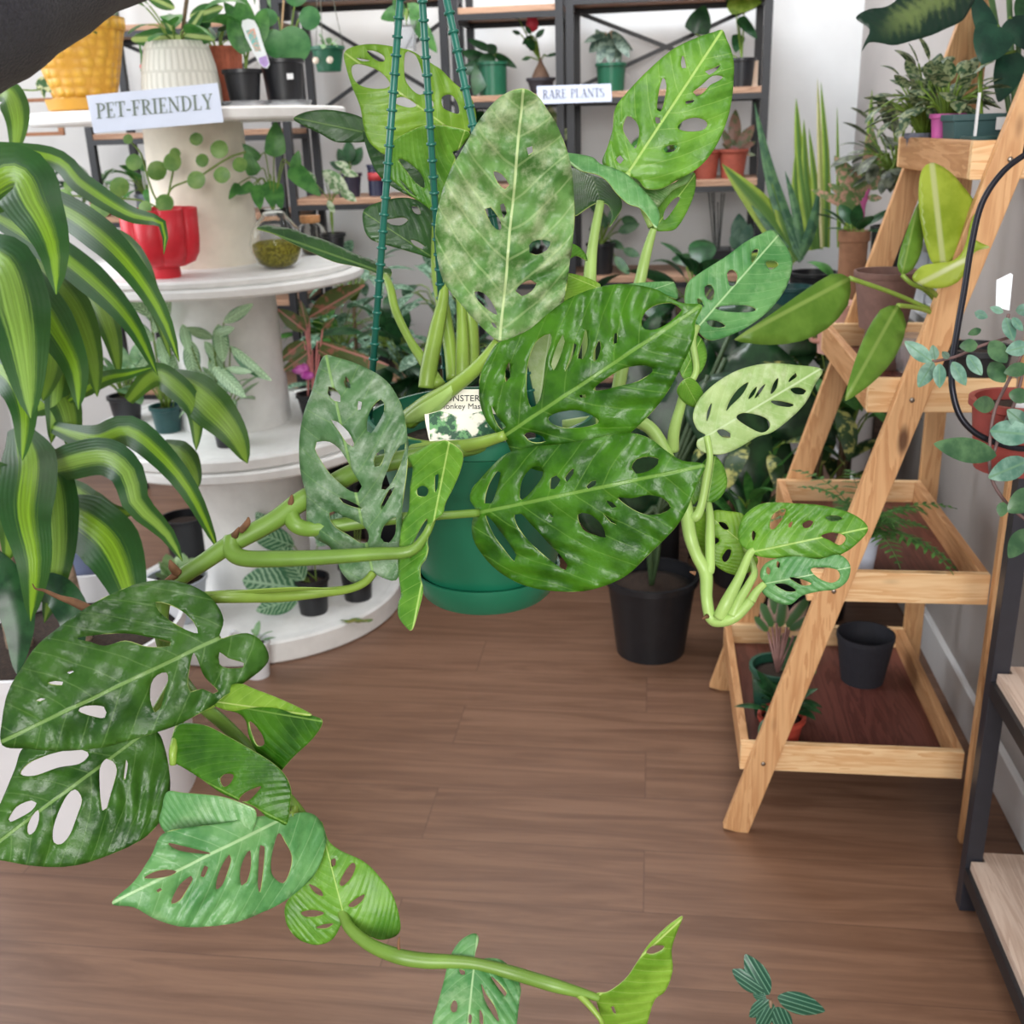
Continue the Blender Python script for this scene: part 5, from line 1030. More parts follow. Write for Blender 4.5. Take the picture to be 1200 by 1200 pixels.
m, s = MB(), MB(); EDGE = stripe_mat('pink_edged_leaf', (198, 158, 150), (70, 110, 70), .75)
for b, e, w in (((925, 738), (953, 722), .45), ((918, 742), (936, 835), .36), ((914, 735), (918, 700), .5), ((905, 735), (892, 706), .5), ((922, 735), (948, 700), .4), ((930, 745), (956, 790), .4), ((900, 740), (884, 722), .5), ((910, 730), (905, 690), .4)):
    tl(m, (*b, d - .02), (*e, d - .03), w, 'oval'); s.tube([c + V((0, 0, .11)), Pd(*b, d - .02)], .003, 6)
m.build('foliage', EDGE, t); s.build('stems', plain('rosy_stem', (150, 110, 104), .5), t)
# middle tray
c = Pz(1008, 667, TZ[1]); t = thing('fern', 'feathery fern in a pale blue glazed pot on the second tray', 'fern', c); pot(t, c, .034, .026, .085, plain('pale_blue_white_glaze', (206, 214, 232), .25, .05, 20))
FERN = blotch_mat('fern_green', (54, 100, 46), (88, 138, 66), 60, .4, .6); m = MB(); r = random.Random(5); top = c + V((0, 0, .08))
for i in range(24):
    a = i * 2.4; e = math.radians(r.uniform(15, 75)); L = r.uniform(.13, .23); P = [top]; ee = e
    for k in range(12): P.append(P[-1] + V((math.cos(a) * math.cos(ee), math.sin(a) * math.cos(ee), math.sin(ee))) * L / 12); ee -= .11
    m.tube(P, .0008, 4, smooth=0)
    for k in range(1, 12):
        w = .034 * math.sin(PI * (k / 12) ** .7) + .004
        for sg in (-1, 1): m.blade(P[k], a + sg * 1.15, math.degrees(ee) * .3 + 10, w, .0085, 25, .1, 'lance', 3)
m.build('fronds', FERN, t)
# third tray
c = on(1030, TZ[2], 2.30); d = proj(c)[2]; t = thing('stacked_clay_pot', 'small brown clay pot upside down under the larger brown one', 'pot', c)
MB().lathe([(0, 0), (.046, 0), (.048, .004), (.048, .016), (.043, .018), (.034, .085), (0, .085)], c, 48).build('pot', BROWNP, t, auto=40)
c2 = c + V((0, 0, .086)); t = thing('brown_clay_pot', 'large empty brown clay pot raised on a smaller one on the third tray', 'pot', c2)
pot(t, c2, .066, .048, .118, BROWNP, soil=False, seg=64, rim=.001)
c = Pz(1066, 434, TZ[2]); t = thing('clear_cup', 'clear plastic cup with dark soil on the third tray', 'pot', c)
MB().lathe([(0, 0), (.030, 0), (.036, .070), (.038, .070), (.038, .074), (.034, .074), (.028, .004), (0, .004)], c, 40).build('cup', CLRM, t, auto=40)
c = on(1138, TZ[2], 2.02); t = thing('lime_philodendron', 'philodendron with big lime leaves in a black pot on the third tray', 'plant', c); pot(t, c, .062, .048, .10, BLK)
LIME = blotch_mat('lime_leaf', (146, 170, 40), (186, 204, 78), 14, .3, .7, rough=.32, trans=.35, mid=(206, 214, 150)); LIMED = blotch_mat('lime_leaf_green', (98, 142, 44), (128, 168, 66), 14, .3, .7, rough=.35, trans=.35, mid=(150, 180, 90))
m = MB(); leaf(m, (1105, 308, 1.86), (1092, 192, 1.84), [(1106, 309), (1094, 309), (1088, 298), (1082, 275), (1077, 245), (1077, 215), (1081, 198), (1090, 191), (1100, 193), (1115, 203), (1130, 220), (1143, 237), (1150, 246), (1140, 262), (1132, 285), (1122, 300), (1112, 308)], amp=.004, fold=.1, N=6, side=.1, vn=.3, step=5); m.build('leaf', LIME, t, solid=.001)
m = MB(); leaf(m, (1082, 330, 1.84), (1160, 290, 1.80), [(1069, 326), (1080, 312), (1100, 308), (1115, 306), (1127, 296), (1133, 280), (1137, 262), (1143, 250), (1148, 262), (1142, 272), (1140, 278), (1148, 284), (1160, 290), (1145, 294), (1138, 302), (1132, 318), (1120, 332), (1100, 338), (1082, 335)], amp=.006, fold=.15, N=6, vn=.35, step=4); m.build('leaf', LIME, t, solid=.001)
m = MB(); tl(m, (996, 326, 1.80), (860, 398, 1.72), .34, 'lance', -.10); m.build('leaf', LIMED, t, solid=.001)
m = MB(); tl(m, (1052, 358, 1.83), (990, 470, 1.74), .34, 'lance', -.04); m.build('leaf', LIMED, t, solid=.001)
m = MB(); tl(m, (1057, 322, 1.9), (1076, 238, 1.9), .28, 'lance', .05); m.build('leaf', LIMED, t, solid=.001)
m = MB()
for P in ([(1120, 385, 1.98), (1095, 366, 1.92), (1050, 345, 1.86), (996, 326, 1.8)], [(1120, 385, 1.98), (1100, 350, 1.9), (1082, 332, 1.85)], [(1122, 385, 1.98), (1090, 366, 1.9), (1070, 360, 1.86), (1052, 358, 1.83)], [(1120, 385, 1.98), (1090, 345, 1.93), (1068, 332, 1.9), (1057, 322, 1.9)], [(1122, 385, 1.98), (1112, 345, 1.9), (1106, 309, 1.86)]):
    m.tube([Pd(*p) for p in P], .0042, 8, 5)
m.build('petioles', plain('lime_petiole', (132, 160, 66), .4, .1, 20), t)
# top tray
def sqpot(t, c, a, b, h, mat, sl=.86):
    m = MB(); q = [(-a, -b), (a, -b), (a, b), (-a, b)]
    V8 = [c + V((x * sl, y * sl, 0)) for x, y in q] + [c + V((x, y, h - .012)) for x, y in q] + [c + V((x * 1.06, y * 1.06, h - .012)) for x, y in q] + [c + V((x * 1.06, y * 1.06, h)) for x, y in q] + [c + V((x * .97, y * .97, h)) for x, y in q] + [c + V((x * .9, y * .9, h * .8)) for x, y in q]
    F = [(3, 2, 1, 0)];
    for k in range(5):
        for i in range(4): F.append((k * 4 + i, k * 4 + (i + 1) % 4, k * 4 + 4 + (i + 1) % 4, k * 4 + 4 + i))
    m.add(V8, F).build('pot', mat, t, False, bevel=.002); MB().add([c + V((x * .9, y * .9, h * .8)) for x, y in q], [(0, 1, 2, 3)]).build('soil', CLAYDK, t, False)
c = on(1162, TZ[3], 1.93); t = thing('teal_square_pot', 'dark teal square pot with a white stake on the near end of the top tray', 'plant', c); sqpot(t, c, .048, .036, .058, TEALPOT)
MB().box(c + V((-.042, -.02, .04)), c + V((-.038, -.014, .13))).build('stake', WHITEP, t, False)
CANE = plain('pale_cane', (168, 190, 110), .45, .15, 30); m = MB(); m.tube([c + V((.045, 0, .04)), c + V((.043, 0, .10)), c + V((.052, 0, .13)), c + V((.075, 0, .19))], .0065, 10, 4)
for z in (.068, .102, .135): m.lathe([(.0068, -.001), (.008, 0), (.0068, .001)], c + V((.045 + max(0, z - .1) * .2, 0, z)), 12)
m.build('cane', CANE, t)
c = on(1145, TZ[3], 2.06); t = thing('teal_square_pot', 'larger teal square pot with a white sticker, behind the staked one', 'plant', c); sqpot(t, c, .062, .045, .095, plain('slate_teal_plastic', (50, 84, 86), .45, .08, 30))
MB().box(c + V((.012, -.0492, .066)), c + V((.042, -.0482, .088))).build('sticker', plain('white_paper', (238, 238, 240), .6, .02, 20), t, False)
DARKT = blotch_mat('deep_teal_leaf', (20, 56, 46), (38, 84, 64), 20, .35, .65, rough=.35)
m, s = MB(), MB()
for b, e, w, dd in (((1170, 30), (1150, 75), 1.0, 2.02), ((1185, 20), (1205, 60), .7, 2.05), ((1160, 40), (1140, -10), .5, 2.1), ((1190, 60), (1170, 120), .6, 2.1)):
    tl(m, (*b, dd), (*e, dd), w, 'heart'); s.tube([c + V((0, 0, .08)), Pd(1150, 80, 2.1), Pd(*b, dd)], .003, 6)
m.build('foliage', DARKT, t); s.build('stems', STEM, t)
c = on(1105, TZ[3], 2.16); t = thing('pink_pot', 'tall magenta pink pot on the top tray', 'pot', c)
MB().lathe([(0, 0), (.021, 0), (.027, .045), (.0275, .046)], c, 40).build('pale_base', plain('pale_mauve_plastic', (206, 168, 190), .45, .05, 30), t)
MB().lathe([(.026, .044), (.031, .088), (.035, .089), (.035, .097), (.031, .097), (.027, .05)], c, 40).build('pot', plain('magenta_plastic', (196, 88, 160), .4, .05, 30), t, auto=40)
BUSHV = blotch_mat('marbled_leaf', (52, 84, 54), (150, 160, 120), 110, .45, .56)
spray(t, BUSHV, c + V((0, 0, .085)), 40, .055, .03, (-10, 85), 60, .07, seed=51)
c = on(1080, TZ[3], 2.30); t = thing('grey_pot', 'grey ribbed pot with marbled foliage at the far end of the top tray', 'plant', c); pot(t, c, .036, .030, .06, plain('slate_plastic', (104, 106, 122), .5, .06, 30), mod=lambda a, z, i: 1 + .02 * math.cos(a * 24), seg=96)
spray(t, BUSHV, c + V((0, 0, .05)), 70, .06, .032, (-20, 85), 70, .12, seed=52)
c = on(1190, TZ[3], 2.3); t = thing('dieffenbachia', 'plant whose huge dark leaf with a pale yellow centre spreads over the top tray', 'plant', c); pot(t, c, .05, .04, .085, BLK)
t2 = NT('dieffenbachia_leaf'); u, v = t2.uv(); av = t2.math('ABSOLUTE', v); n = t2.noise(26, 4, .7, t2.scale(t2.obj(), (1, 1, 1))); ph = t2.math('SINE', t2.math('MULTIPLY', t2.math('SUBTRACT', u, t2.math('MULTIPLY', av, .22)), 110.0))
mk = t2.ss(t2.math('SUBTRACT', t2.math('ADD', t2.math('MULTIPLY', n, .8), t2.math('MULTIPLY', ph, .05)), t2.math('MULTIPLY', av, 1.5)), .05, .42); mk = t2.math('MULTIPLY', mk, t2.ss(u, .55, .9, 1, 0))
DIEF = t2.bsdf(t2.mix(mk, srgb(22, 56, 42), srgb(120, 142, 84)), .35, 0, t2.bump(ph, .15, .002), trans=.15)
m = MB(); leaf(m, (1150, -30, 2.1), (1008, 52, 1.98), [(1150, -30), (1146, -8), (1138, 8), (1128, 24), (1110, 33), (1092, 41), (1068, 48), (1048, 53), (1030, 50), (1018, 50), (1010, 60), (1014, 48), (1019, 34), (1003, 21), (1018, 11), (1038, 8), (1052, -2), (1060, -20), (1090, -50), (1130, -50)], amp=.004, fold=.12, N=14, bow=.06, vn=.5, step=5); m.build('leaf', DIEF, t, solid=.001)
m, s = MB(), MB()
for b, e, w, dd in (((1195, -10), (1230, 60), .5, 2.15), ((1180, -20), (1160, -90), .5, 2.2), ((1150, 40), (1120, 20), .5, 2.3)): tl(m, (*b, dd), (*e, dd), w)
for P in ([on(1185, TZ[3] + .07, 2.3), Pd(1172, 60, 2.25), Pd(1160, -10, 2.15), Pd(1150, -30, 2.1)], [on(1190, TZ[3] + .07, 2.3), Pd(1184, 30, 2.25), Pd(1182, -20, 2.2)], [on(1192, TZ[3] + .07, 2.3), Pd(1194, 30, 2.25), Pd(1195, -10, 2.15)]): s.tube(P, .006, 8)
m.build('foliage', LGD, t); s.build('stems', plain('cane_green', (96, 130, 84), .5), t)

# ------------------------------------------------------------------ near right: plant in a red pot on the black steel frame shelf, with a wire hoop
c = V((.70, 1.42, .518)); RPc = on(1185, .98, 1.50)
t = thing('hoya_hoop_plant', 'trailing plant with blue-grey oval leaves in a red pot with a dark wire hoop', 'plant', RPc)
pot(t, RPc, .062, .05, .10, plain('red_brown_plastic', (150, 66, 60), .5, .1, 30))
HOOPM = plain('dark_wire', (42, 42, 50), .35, .05, 30, metal=.6)
MB().tube([Pd(x, y, 1.42) for x, y in [(1240, 160), (1200, 182), (1172, 205), (1150, 240), (1138, 290), (1130, 340), (1122, 385), (1116, 425), (1116, 455), (1124, 485), (1140, 505), (1165, 518), (1200, 526), (1240, 520)]], .0042, 8, 6).build('hoop', HOOPM, t)
HB_ = blotch_mat('blue_grey_leaf', (84, 128, 110), (146, 182, 164), 30, .35, .65, rough=.3, trans=.12, mid=(110, 150, 120)); HD = blotch_mat('dull_green_leaf', (52, 88, 58), (88, 124, 84), 30, .35, .65, rough=.3, trans=.12)
m, m2 = MB(), MB()
for b, e, w, k in (((1092, 424), (1060, 400), .36, 0), ((1094, 424), (1076, 454), .42, 0), ((1096, 422), (1093, 404), .5, 0), ((1101, 426), (1101, 455), .42, 0), ((1116, 424), (1132, 452), .40, 0), ((1112, 420), (1104, 412), .6, 0), ((1134, 416), (1151, 440), .42, 0),
                ((1146, 404), (1124, 406), .55, 1), ((1150, 386), (1134, 392), .4, 1), ((1142, 366), (1158, 372), .5, 0), ((1178, 372), (1188, 400), .42, 0), ((1186, 372), (1199, 388), .4, 0), ((1176, 366), (1160, 360), .4, 0), ((1190, 364), (1212, 362), .5, 0),
                ((1160, 400), (1180, 425), .55, 1), ((1206, 405), (1178, 412), .5, 0), ((1206, 430), (1176, 437), .42, 1), ((1160, 425), (1178, 448), .6, 1), ((1166, 474), (1140, 474), .6, 1), ((1182, 462), (1210, 466), .5, 1), ((1168, 534), (1094, 520), .30, 1),
                ((1160, 505), (1215, 510), .42, 0), ((1205, 540), (1158, 560), .42, 0), ((1215, 575), (1180, 600), .5, 1), ((1190, 580), (1215, 590), .5, 1), ((1176, 588), (1173, 606), .6, 1), ((1205, 620), (1182, 654), .45, 1), ((1205, 500), (1180, 480), .5, 0)):
    tl(m2 if k else m, (*b, 1.36 + .05 * ((b[0] * 7) % 3) / 3), (*e, 1.36), w * 1.3, 'oval')
m.build('foliage', HB_, t); m2.build('older_foliage', HD, t)
m = MB()
for P in ([(1185, 395), (1150, 405), (1120, 418), (1092, 424)], [(1186, 395), (1180, 380), (1182, 368)], [(1200, 410), (1180, 450), (1166, 480), (1160, 520), (1162, 560), (1180, 590), (1206, 612)], [(1200, 430), (1190, 470), (1175, 500), (1165, 530)], [(1205, 520), (1212, 560), (1210, 600)]):
    m.tube([Pd(x, y, 1.40) for x, y in P], .0022, 6, 5)
m.build('stems', plain('rosy_brown_stem', (110, 84, 82), .5), t)
MB().box(RPc + V((-.012, -.02, .08)), RPc + V((.012, -.0185, .11))).build('tag_stem', WHITEP, t, False)
lt = thing('white_plant_marker', 'blank white plastic marker standing in the red pot at the right edge', 'plant label', Pd(1177, 362, 1.43))
plate(MB(), [(1167, 360), (1183, 364), (1187, 322), (1184, 320), (1168, 328)], 1.43, .001).build('marker', plain('white_plastic', (238, 242, 250), .35, .02, 20), lt, False)
hw = Pd(1200, 182, 1.42); HH = bpy.data.objects['hoya_hoop_plant']
MB().tube([hw, hw + V((0.01, 0, .3)), V((hw.x + .02, hw.y, 2.9))], .0025, 6).build('hanger_wire', HOOPM, HH)

# ------------------------------------------------------------------ little striped plant low at the bottom edge
c = Pz(905, 1290, .10); c.z = 0
t = thing('small_peperomia', 'small plant with silver striped oval leaves rising at the bottom edge', 'plant', c); pot(t, c, .045, .036, .075, BLK); d = proj(c + V((0, 0, .18)))[2]
SP_ = stripe_mat('silver_striped_leaf', (38, 84, 66), (120, 168, 140), .2)
t2 = NT('lined_leaf'); u, v = t2.uv(); li = t2.math('SINE', t2.math('MULTIPLY', v, 16.0)); lm = t2.ss(li, .55, .95)
LIN = t2.bsdf(t2.mix(lm, srgb(38, 86, 66), srgb(104, 150, 124)), .35, 0, t2.bump(li, .2, .001), trans=.1)
m, s = MB(), MB(); hub = (903, 1172)
for b, e, w in (((901, 1166), (873, 1118), .46), ((897, 1162), (858, 1136), .5), ((911, 1168), (967, 1185), .44), ((902, 1172), (878, 1192), .6), ((906, 1176), (888, 1208), .6), ((910, 1180), (925, 1215), .6), ((898, 1170), (882, 1165), .7)):
    tl(m, (*b, d), (*e, d + .01), w, 'oval', fold=.3, step=3)
m.build('foliage', LIN, t); MB().tube([c + V((0, 0, .06)), Pd(904, 1230, d + .02), Pd(903, 1172, d)], .0028, 8).build('stem', plain('brown_stem', (136, 108, 84), .5), t)

# ================================================================== plants on and around the low bench in the far right corner
bench = thing('plant_bench', 'dark low bench behind the pine stand crowded with potted plants', 'bench', (.42, 3.55, 0))
DW = wood_mat('dark_bench_wood', (66, 50, 42), (92, 72, 60), 'x', .6, knots=False)
MB().box((.08, 3.30, .82), (.74, 3.85, .85)).build('bench_top', DW, bench, False)
for x in (.10, .69):
    for y in (3.32, 3.80): MB().box((x, y, 0), (x + .03, y + .03, .82)).build('leg', DW, bench, False)
SN = stripe_mat('snake_leaf', (150, 174, 70), (84, 122, 56), .55); SNP = stripe_mat('pale_sword_leaf', (206, 196, 150), (150, 160, 90), .5)
def upright(name, label, px, d, z0, rt, h, pm, lst, mats, kind='sword'):
    c = on(px, z0, d); t = thing(name, label, 'plant', c); pot(t, c, rt, rt * .8, h, pm)
    for k, mt in enumerate(mats):
        m = MB()
        for q in lst:
            if q[-1] == k: m.ribbon([(q[0], q[1], d - .02), ((q[0] + q[2]) / 2 + q[4], (q[1] + q[3]) / 2, d - .02), (q[2], q[3], d - .02)], q[5], 25, .3, 10, 0, kind)
        if m.v: m.build('leaves', mt, t)
    return t
BZ = .85
upright('variegated_snake_plant', 'tall sword leaved plant with yellow edges against the white wall', 950, 3.45, BZ, .075, .14, BLK,
    [(955, 292, 933, 115, -4, 22, 0), (958, 292, 942, 140, -4, 18, 0), (966, 290, 958, 92, 0, 12, 1), (968, 290, 962, 96, 4, 14, 0), (944, 292, 932, 180, -4, 18, 0), (984, 290, 981, 125, 0, 7, 0), (990, 290, 1022, 105, 10, 20, 0), (960, 292, 948, 150, 2, 14, 0)], [SN, SNP])
upright('dracaena', 'dark spiky leaved plant left of the yellow edged snake plant', 925, 3.30, BZ, .06, .12, TEALPOT,
    [(940, 300, 884, 120, -6, 15, 0), (936, 300, 890, 165, -4, 14, 0), (935, 305, 846, 192, 8, 34, 1), (930, 305, 862, 300, -10, 20, 1), (940, 300, 920, 200, 4, 12, 0), (940, 305, 880, 240, 0, 16, 0), (930, 300, 905, 215, 0, 16, 1), (940, 300, 960, 220, 4, 14, 0)], [blotch_mat('blue_sword_leaf', (52, 92, 66), (86, 126, 84), 30, .4, .6), SN], 'lance')
c = on(992, BZ, 3.1); t = thing('clay_column_pot', 'tall narrow terracotta cylinder with a rim among the corner plants', 'pot', c)
pot(t, c, .040, .034, .30, plain('dusty_terracotta', (146, 104, 78), .8, .1, 50), lip=.03, rim=.004)
spray(t, LGD, c + V((0, 0, .28)), 9, .09, .04, (10, 75), 50, .05, seed=61)
c = on(978, BZ, 2.9); t = thing('pink_clay_planter', 'pale pink clay planter with looped sides left of the brown pots', 'planter', c)
pot(t, c, .052, .046, .135, PINKCLAY, seg=48); m = MB()
for z in (.05, .095): m.tube([c + V((-.046, -.01, z - .018)), c + V((-.066, -.015, z - .012)), c + V((-.068, -.015, z + .012)), c + V((-.046, -.01, z + .018))], .006, 8)
m.build('loop_handle', PINKCLAY, t)
c = on(1004, BZ, 3.32); t = thing('pink_cordyline', 'plant with pink stems and rosy green leaves in front of the white wall', 'plant', c); pot(t, c, .05, .04, .09, BLK); m, s = MB(), MB(); d = 3.1
for b, e, w in (((1012, 232), (990, 190), .4), ((1008, 236), (978, 182), .35), ((1015, 225), (1030, 170), .4), ((1018, 222), (1040, 205), .5), ((1010, 240), (970, 215), .3), ((1005, 245), (950, 222), .2), ((1020, 215), (1022, 150), .3), ((1016, 232), (1034, 232), .5)): tl(m, (*b, d), (*e, d - .03), w); s.tube([Pd(1010, 270, d + .02), Pd(1012, 245, d), Pd(*b, d)], .004, 6)
s.tube([c + V((0, 0, .07)), Pd(1010, 270, d + .02)], .005, 6)
m.build('foliage', blotch_mat('rosy_leaf', (206, 160, 140), (110, 140, 84), 60, .4, .55), t); s.build('stems', plain('magenta_stem', (196, 92, 150), .5), t)
c = on(1036, BZ, 3.2); t = thing('dark_trailing_hoya', 'dark small leaved plant hanging between the snake plant and the top tray', 'plant', c); pot(t, c, .06, .05, .30, BLK)
spray(t, blotch_mat('dusky_leaf', (52, 62, 48), (112, 118, 96), 60, .4, .6), c + V((0, 0, .42)), 60, .08, .045, (-30, 85), 60, .14, seed=66)
# --- leafy mass in front of the bench and along the back
def floorplant(name, label, px, Y, top_z, potr, poth, n, L, W, mat, el=(-10, 80), droop=80, pet=.16, kind='oval', seed=1, pm=None, pcol=None):
    r_ = ray(px, 400); c = CAM + r_ * (Y / r_.y); c.z = 0
    for _ in range(4): r_ = ray(px, proj(c + V((0, 0, top_z * .8)))[1]); c = CAM + r_ * (Y / r_.y); c.z = 0
    t = thing(name, label, 'plant', c); pot(t, c, potr, potr * .78, poth, pm or BLK); m = MB()
    rr = random.Random(seed)
    hubs = []
    for k in range(3):
        a = rr.random() * 6.28; p = c + V((math.cos(a) * potr * .4, math.sin(a) * potr * .4, poth * .8)); q = c + V((math.cos(a) * potr * .9, math.sin(a) * potr * .9, poth + (top_z - poth) * (.35 + .25 * k))); m.tube([p, (p + q) / 2 + V((0, .01, 0)), q], .008, 6); hubs.append(q)
    m.build('trunk', STEMD, t)
    for k, q in enumerate(hubs): spray(t, mat, q, n // 3, L, W, el, droop, pet, kind, seed=seed * 3 + k, smat=pcol or STEM)
    return t
PH = blotch_mat('broad_dark_leaf', (18, 46, 28), (38, 74, 42), 20, .35, .65, rough=.3, trans=.08)
c = Pz(762, 779, 0); c.y += .095; t = thing('big_dark_floor_plant', 'large dark leaved plant in a black nursery pot standing on the floor', 'plant', c)
pot(t, c, .128, .098, .24, BLK, seg=64, rim=.006, lip=.02)
m, s = MB(), MB(); d = proj(c + V((0, 0, .4)))[2]
for b, e, w, dd in (((850, 420), (980, 520), .62, .0), ((830, 440), (900, 590), .55, -.05), ((860, 380), (990, 400), .5, .05), ((760, 600), (700, 470), .6, .0), ((780, 560), (830, 400), .6, .1), ((740, 620), (650, 560), .6, .0), ((790, 600), (880, 520), .6, .12), ((770, 500), (740, 380), .6, .12), ((840, 360), (900, 440), .7, .15), ((720, 420), (640, 340), .6, .2), ((840, 470), (930, 560), .7, .08), ((850, 500), (870, 600), .6, .04), ((820, 460), (900, 470), .6, .16), ((870, 540), (960, 560), .6, .1), ((780, 520), (760, 620), .6, .1)):
    tl(m, (*b, d + dd), (*e, d + dd - .03), w, 'heart', bow=.08); s.tube([c + V((0, 0, .2)), Pd(770, 600, d), Pd(*b, d + dd)], .007, 8)
m.build('leaves', PH, t, solid=.001); s.build('stems', plain('dark_stem', (60, 82, 50), .5), t)
floorplant('rubber_plant', 'dense dark plant behind the hanging pot, between back shelf and floor', 880, 3.35, .80, .12, .22, 36, .20, .11, PH, seed=71)
floorplant('rubber_plant', 'dense dark plant with yellow marbled leaves left of the pine stand', 925, 3.0, .74, .11, .20, 36, .17, .055, blotch_mat('yellow_marbled_leaf', (40, 70, 36), (176, 176, 100), 30, .5, .62), seed=72)
floorplant('upright_green_plant', 'plant with narrow green leaves on the floor between black pot and stand', 905, 2.85, .50, .08, .16, 24, .20, .035, LG, (40, 85), 40, .04, 'lance', seed=73)
floorplant('tall_foliage_plant', 'dark leafy plant behind the large deep green leaves', 790, 3.6, .92, .12, .22, 45, .17, .09, LGD, seed=74)
floorplant('tall_foliage_plant', 'dark leafy plant directly behind the hanging pot', 640, 3.6, .80, .12, .22, 45, .16, .09, PH, seed=75)
floorplant('silver_foliage_plant', 'bushy plant with silvery spotted leaves behind the left hanger strap', 500, 3.5, .95, .12, .24, 60, .12, .055, SILV, seed=76)
floorplant('silver_foliage_plant', 'bushy plant with silvery leaves right of the middle white drum', 405, 3.75, .98, .12, .24, 60, .12, .045, SILV, seed=77)
floorplant('tall_foliage_plant', 'dark leafy plant between the white spools and the hanging pot', 450, 3.6, .75, .13, .24, 50, .16, .09, LGD, seed=78)
floorplant('leafy_bush', 'green bushy plant between the snake plant and the pine stand', 985, 3.1, .92, .08, .30, 50, .10, .05, LG, seed=79)
# ================================================================== things on the back shelves
def shelfpot(name, label, cat, px, z, rt, rb, h, mat, dy=.06, square=False, soil=True):
    lo = Py(px, 100, SY0 + dy + rt); d = proj(V((lo.x, SY0 + dy + rt, z)))[2]; c = on(px, z, d); t = thing(name, label, cat, c)
    if square: sqpot(t, c, rt, rt, h, mat)
    else: pot(t, c, rt, rb, h, mat, soil=soil, seg=28)
    return t, c, proj(c)[2]
def leaves(t, c, d, h, lst, mat, kind='oval', sr=.003, smat=None, name='foliage', k=.02):
    m, s = MB(), MB()
    for i, (b, e, w) in enumerate(lst):
        tl(m, (*b, d - k * (i % 3)), (*e, d - k * (i % 3) - .02), w, kind); tp_ = proj(c + V((0, 0, h))); s.tube([c + V((0, 0, h)), Pd(b[0] * .7 + tp_[0] * .3, b[1] * .6 + tp_[1] * .4 - 4, d), Pd(*b, d - k * (i % 3))], sr, 5)
    m.build(name, mat, t); s.build('stems', smat or STEM, t)
Z1, Z2, Z3 = 1.565, 1.245, .895
t, c, d = shelfpot('green_pot_plant', 'dark drooping plant in a green cylinder pot on the narrow back shelf', 'plant', 578, Z1, .055, .052, .12, GREENPOT)
leaves(t, c, d, .11, [((575, 72), (540, 60), .4), ((574, 70), (534, 88), .35), ((572, 66), (556, 112), .5), ((578, 62), (606, 80), .3), ((582, 62), (570, 52), .8), ((580, 66), (560, 78), .8), ((578, 60), (548, 46), .3)], LGD)
t, c, d = shelfpot('bulb_plant', 'swollen brown bulb plant with a red cone flower in a small dark bowl', 'plant', 634, Z1, .052, .034, .06, plain('dark_bowl', (50, 48, 56), .6, .1, 40), dy=.1)
MB().lathe([(0, .04), (.032, .045), (.034, .065), (.022, .09), (.010, .11), (.004, .13), (0, .131)], c, 20).build('bulb', plain('brown_bulb', (112, 86, 70), .85, .2, 60, bump=.3), t)
MB().lathe([(0, 0), (.020, .01), (.024, .03), (.012, .075), (0, .09)], Pd(624, 38, d - .02), 16).build('flower', plain('red_bract', (206, 50, 70), .5, .1, 30), t)
leaves(t, c, d, .12, [((625, 42), (612, 52), .5), ((628, 44), (638, 34), .5), ((622, 40), (616, 30), .5), ((610, 40), (600, 36), .5), ((608, 22), (600, 14), .6), ((612, 70), (622, 68), .4), ((640, 66), (656, 62), .25), ((624, 52), (622, 60), 1.0), ((618, 46), (626, 58), .8)], LGD)
t, c, d = shelfpot('silver_fern_plant', 'silvery drooping leaved plant in a green pot on the right back shelf', 'plant', 716, Z1, .055, .048, .10, GREENPOT)
leaves(t, c, d, .09, [((712, 40), (690, 62), .5), ((714, 38), (700, 76), .35), ((718, 36), (738, 68), .35), ((716, 36), (742, 60), .25), ((716, 44), (714, 76), .4), ((710, 38), (684, 50), .3), ((720, 46), (726, 78), .35), ((708, 50), (698, 34), .5)], blotch_mat('silver_grey_leaf', (70, 96, 84), (140, 160, 142), 40, .42, .58), smat=plain('pale_stem', (176, 150, 120), .5))
t, c, d = shelfpot('anthurium', 'plant with a round veined leaf and pale leaves near the right end post', 'plant', 868, Z1, .048, .04, .10, BLK)
leaves(t, c, d, .09, [((815, 40), (826, 6), .85), ((862, 8), (892, 4), .45), ((866, 20), (888, 46), .4), ((866, 40), (862, 62), .7), ((872, 10), (850, 0), .5)], LGD, 'heart')
m = MB(); tl(m, (852, 8, d - .05), (893, 2, d - .05), .5, 'heart'); m.build('young_leaf', LGY, t)
t, c, d = shelfpot('paper_box', 'small cream box on the right back shelf', 'box', 882, Z1, .01, .01, .002, WHITEP, dy=.12, soil=False)
MB().box(c + V((-.012, -.012, .002)), c + V((.016, .012, .09))).build('box', plain('cream_card', (214, 190, 168), .7), t, False, bevel=.001)
for i, px in enumerate((826, 858)):
    t, c, d = shelfpot('terracotta_pot', ('left' if i == 0 else 'right') + ' one of two terracotta pots on the right back shelf' + (', plain' if i == 0 else ', with a rosy plant'), 'plant pot', px, Z2, .055, .042, .105, plain('red_terracotta', (152, 74, 58), .75, .1, 50), dy=.08)
    if i: leaves(t, c, d, .09, [((860, 172), (862, 128), .35), ((864, 174), (884, 146), .4), ((856, 174), (846, 150), .35), ((862, 176), (886, 166), .35), ((858, 176), (846, 168), .4), ((866, 178), (886, 182), .3)], blotch_mat('rosy_grey_leaf', (150, 112, 96), (96, 110, 72), 40, .45, .6), smat=plain('pink_stem2', (226, 160, 160), .5))
    else: leaves(t, c, d, .09, [((826, 186), (812, 172), .3), ((826, 184), (838, 172), .3)], LG)
t, c, d = shelfpot('variegated_plant', 'cream marbled leaf plant in a pale blue pot under the rare plants sign', 'plant', 652, Z2, .05, .04, .11, plain('pale_blue_pot', (176, 190, 206), .5))
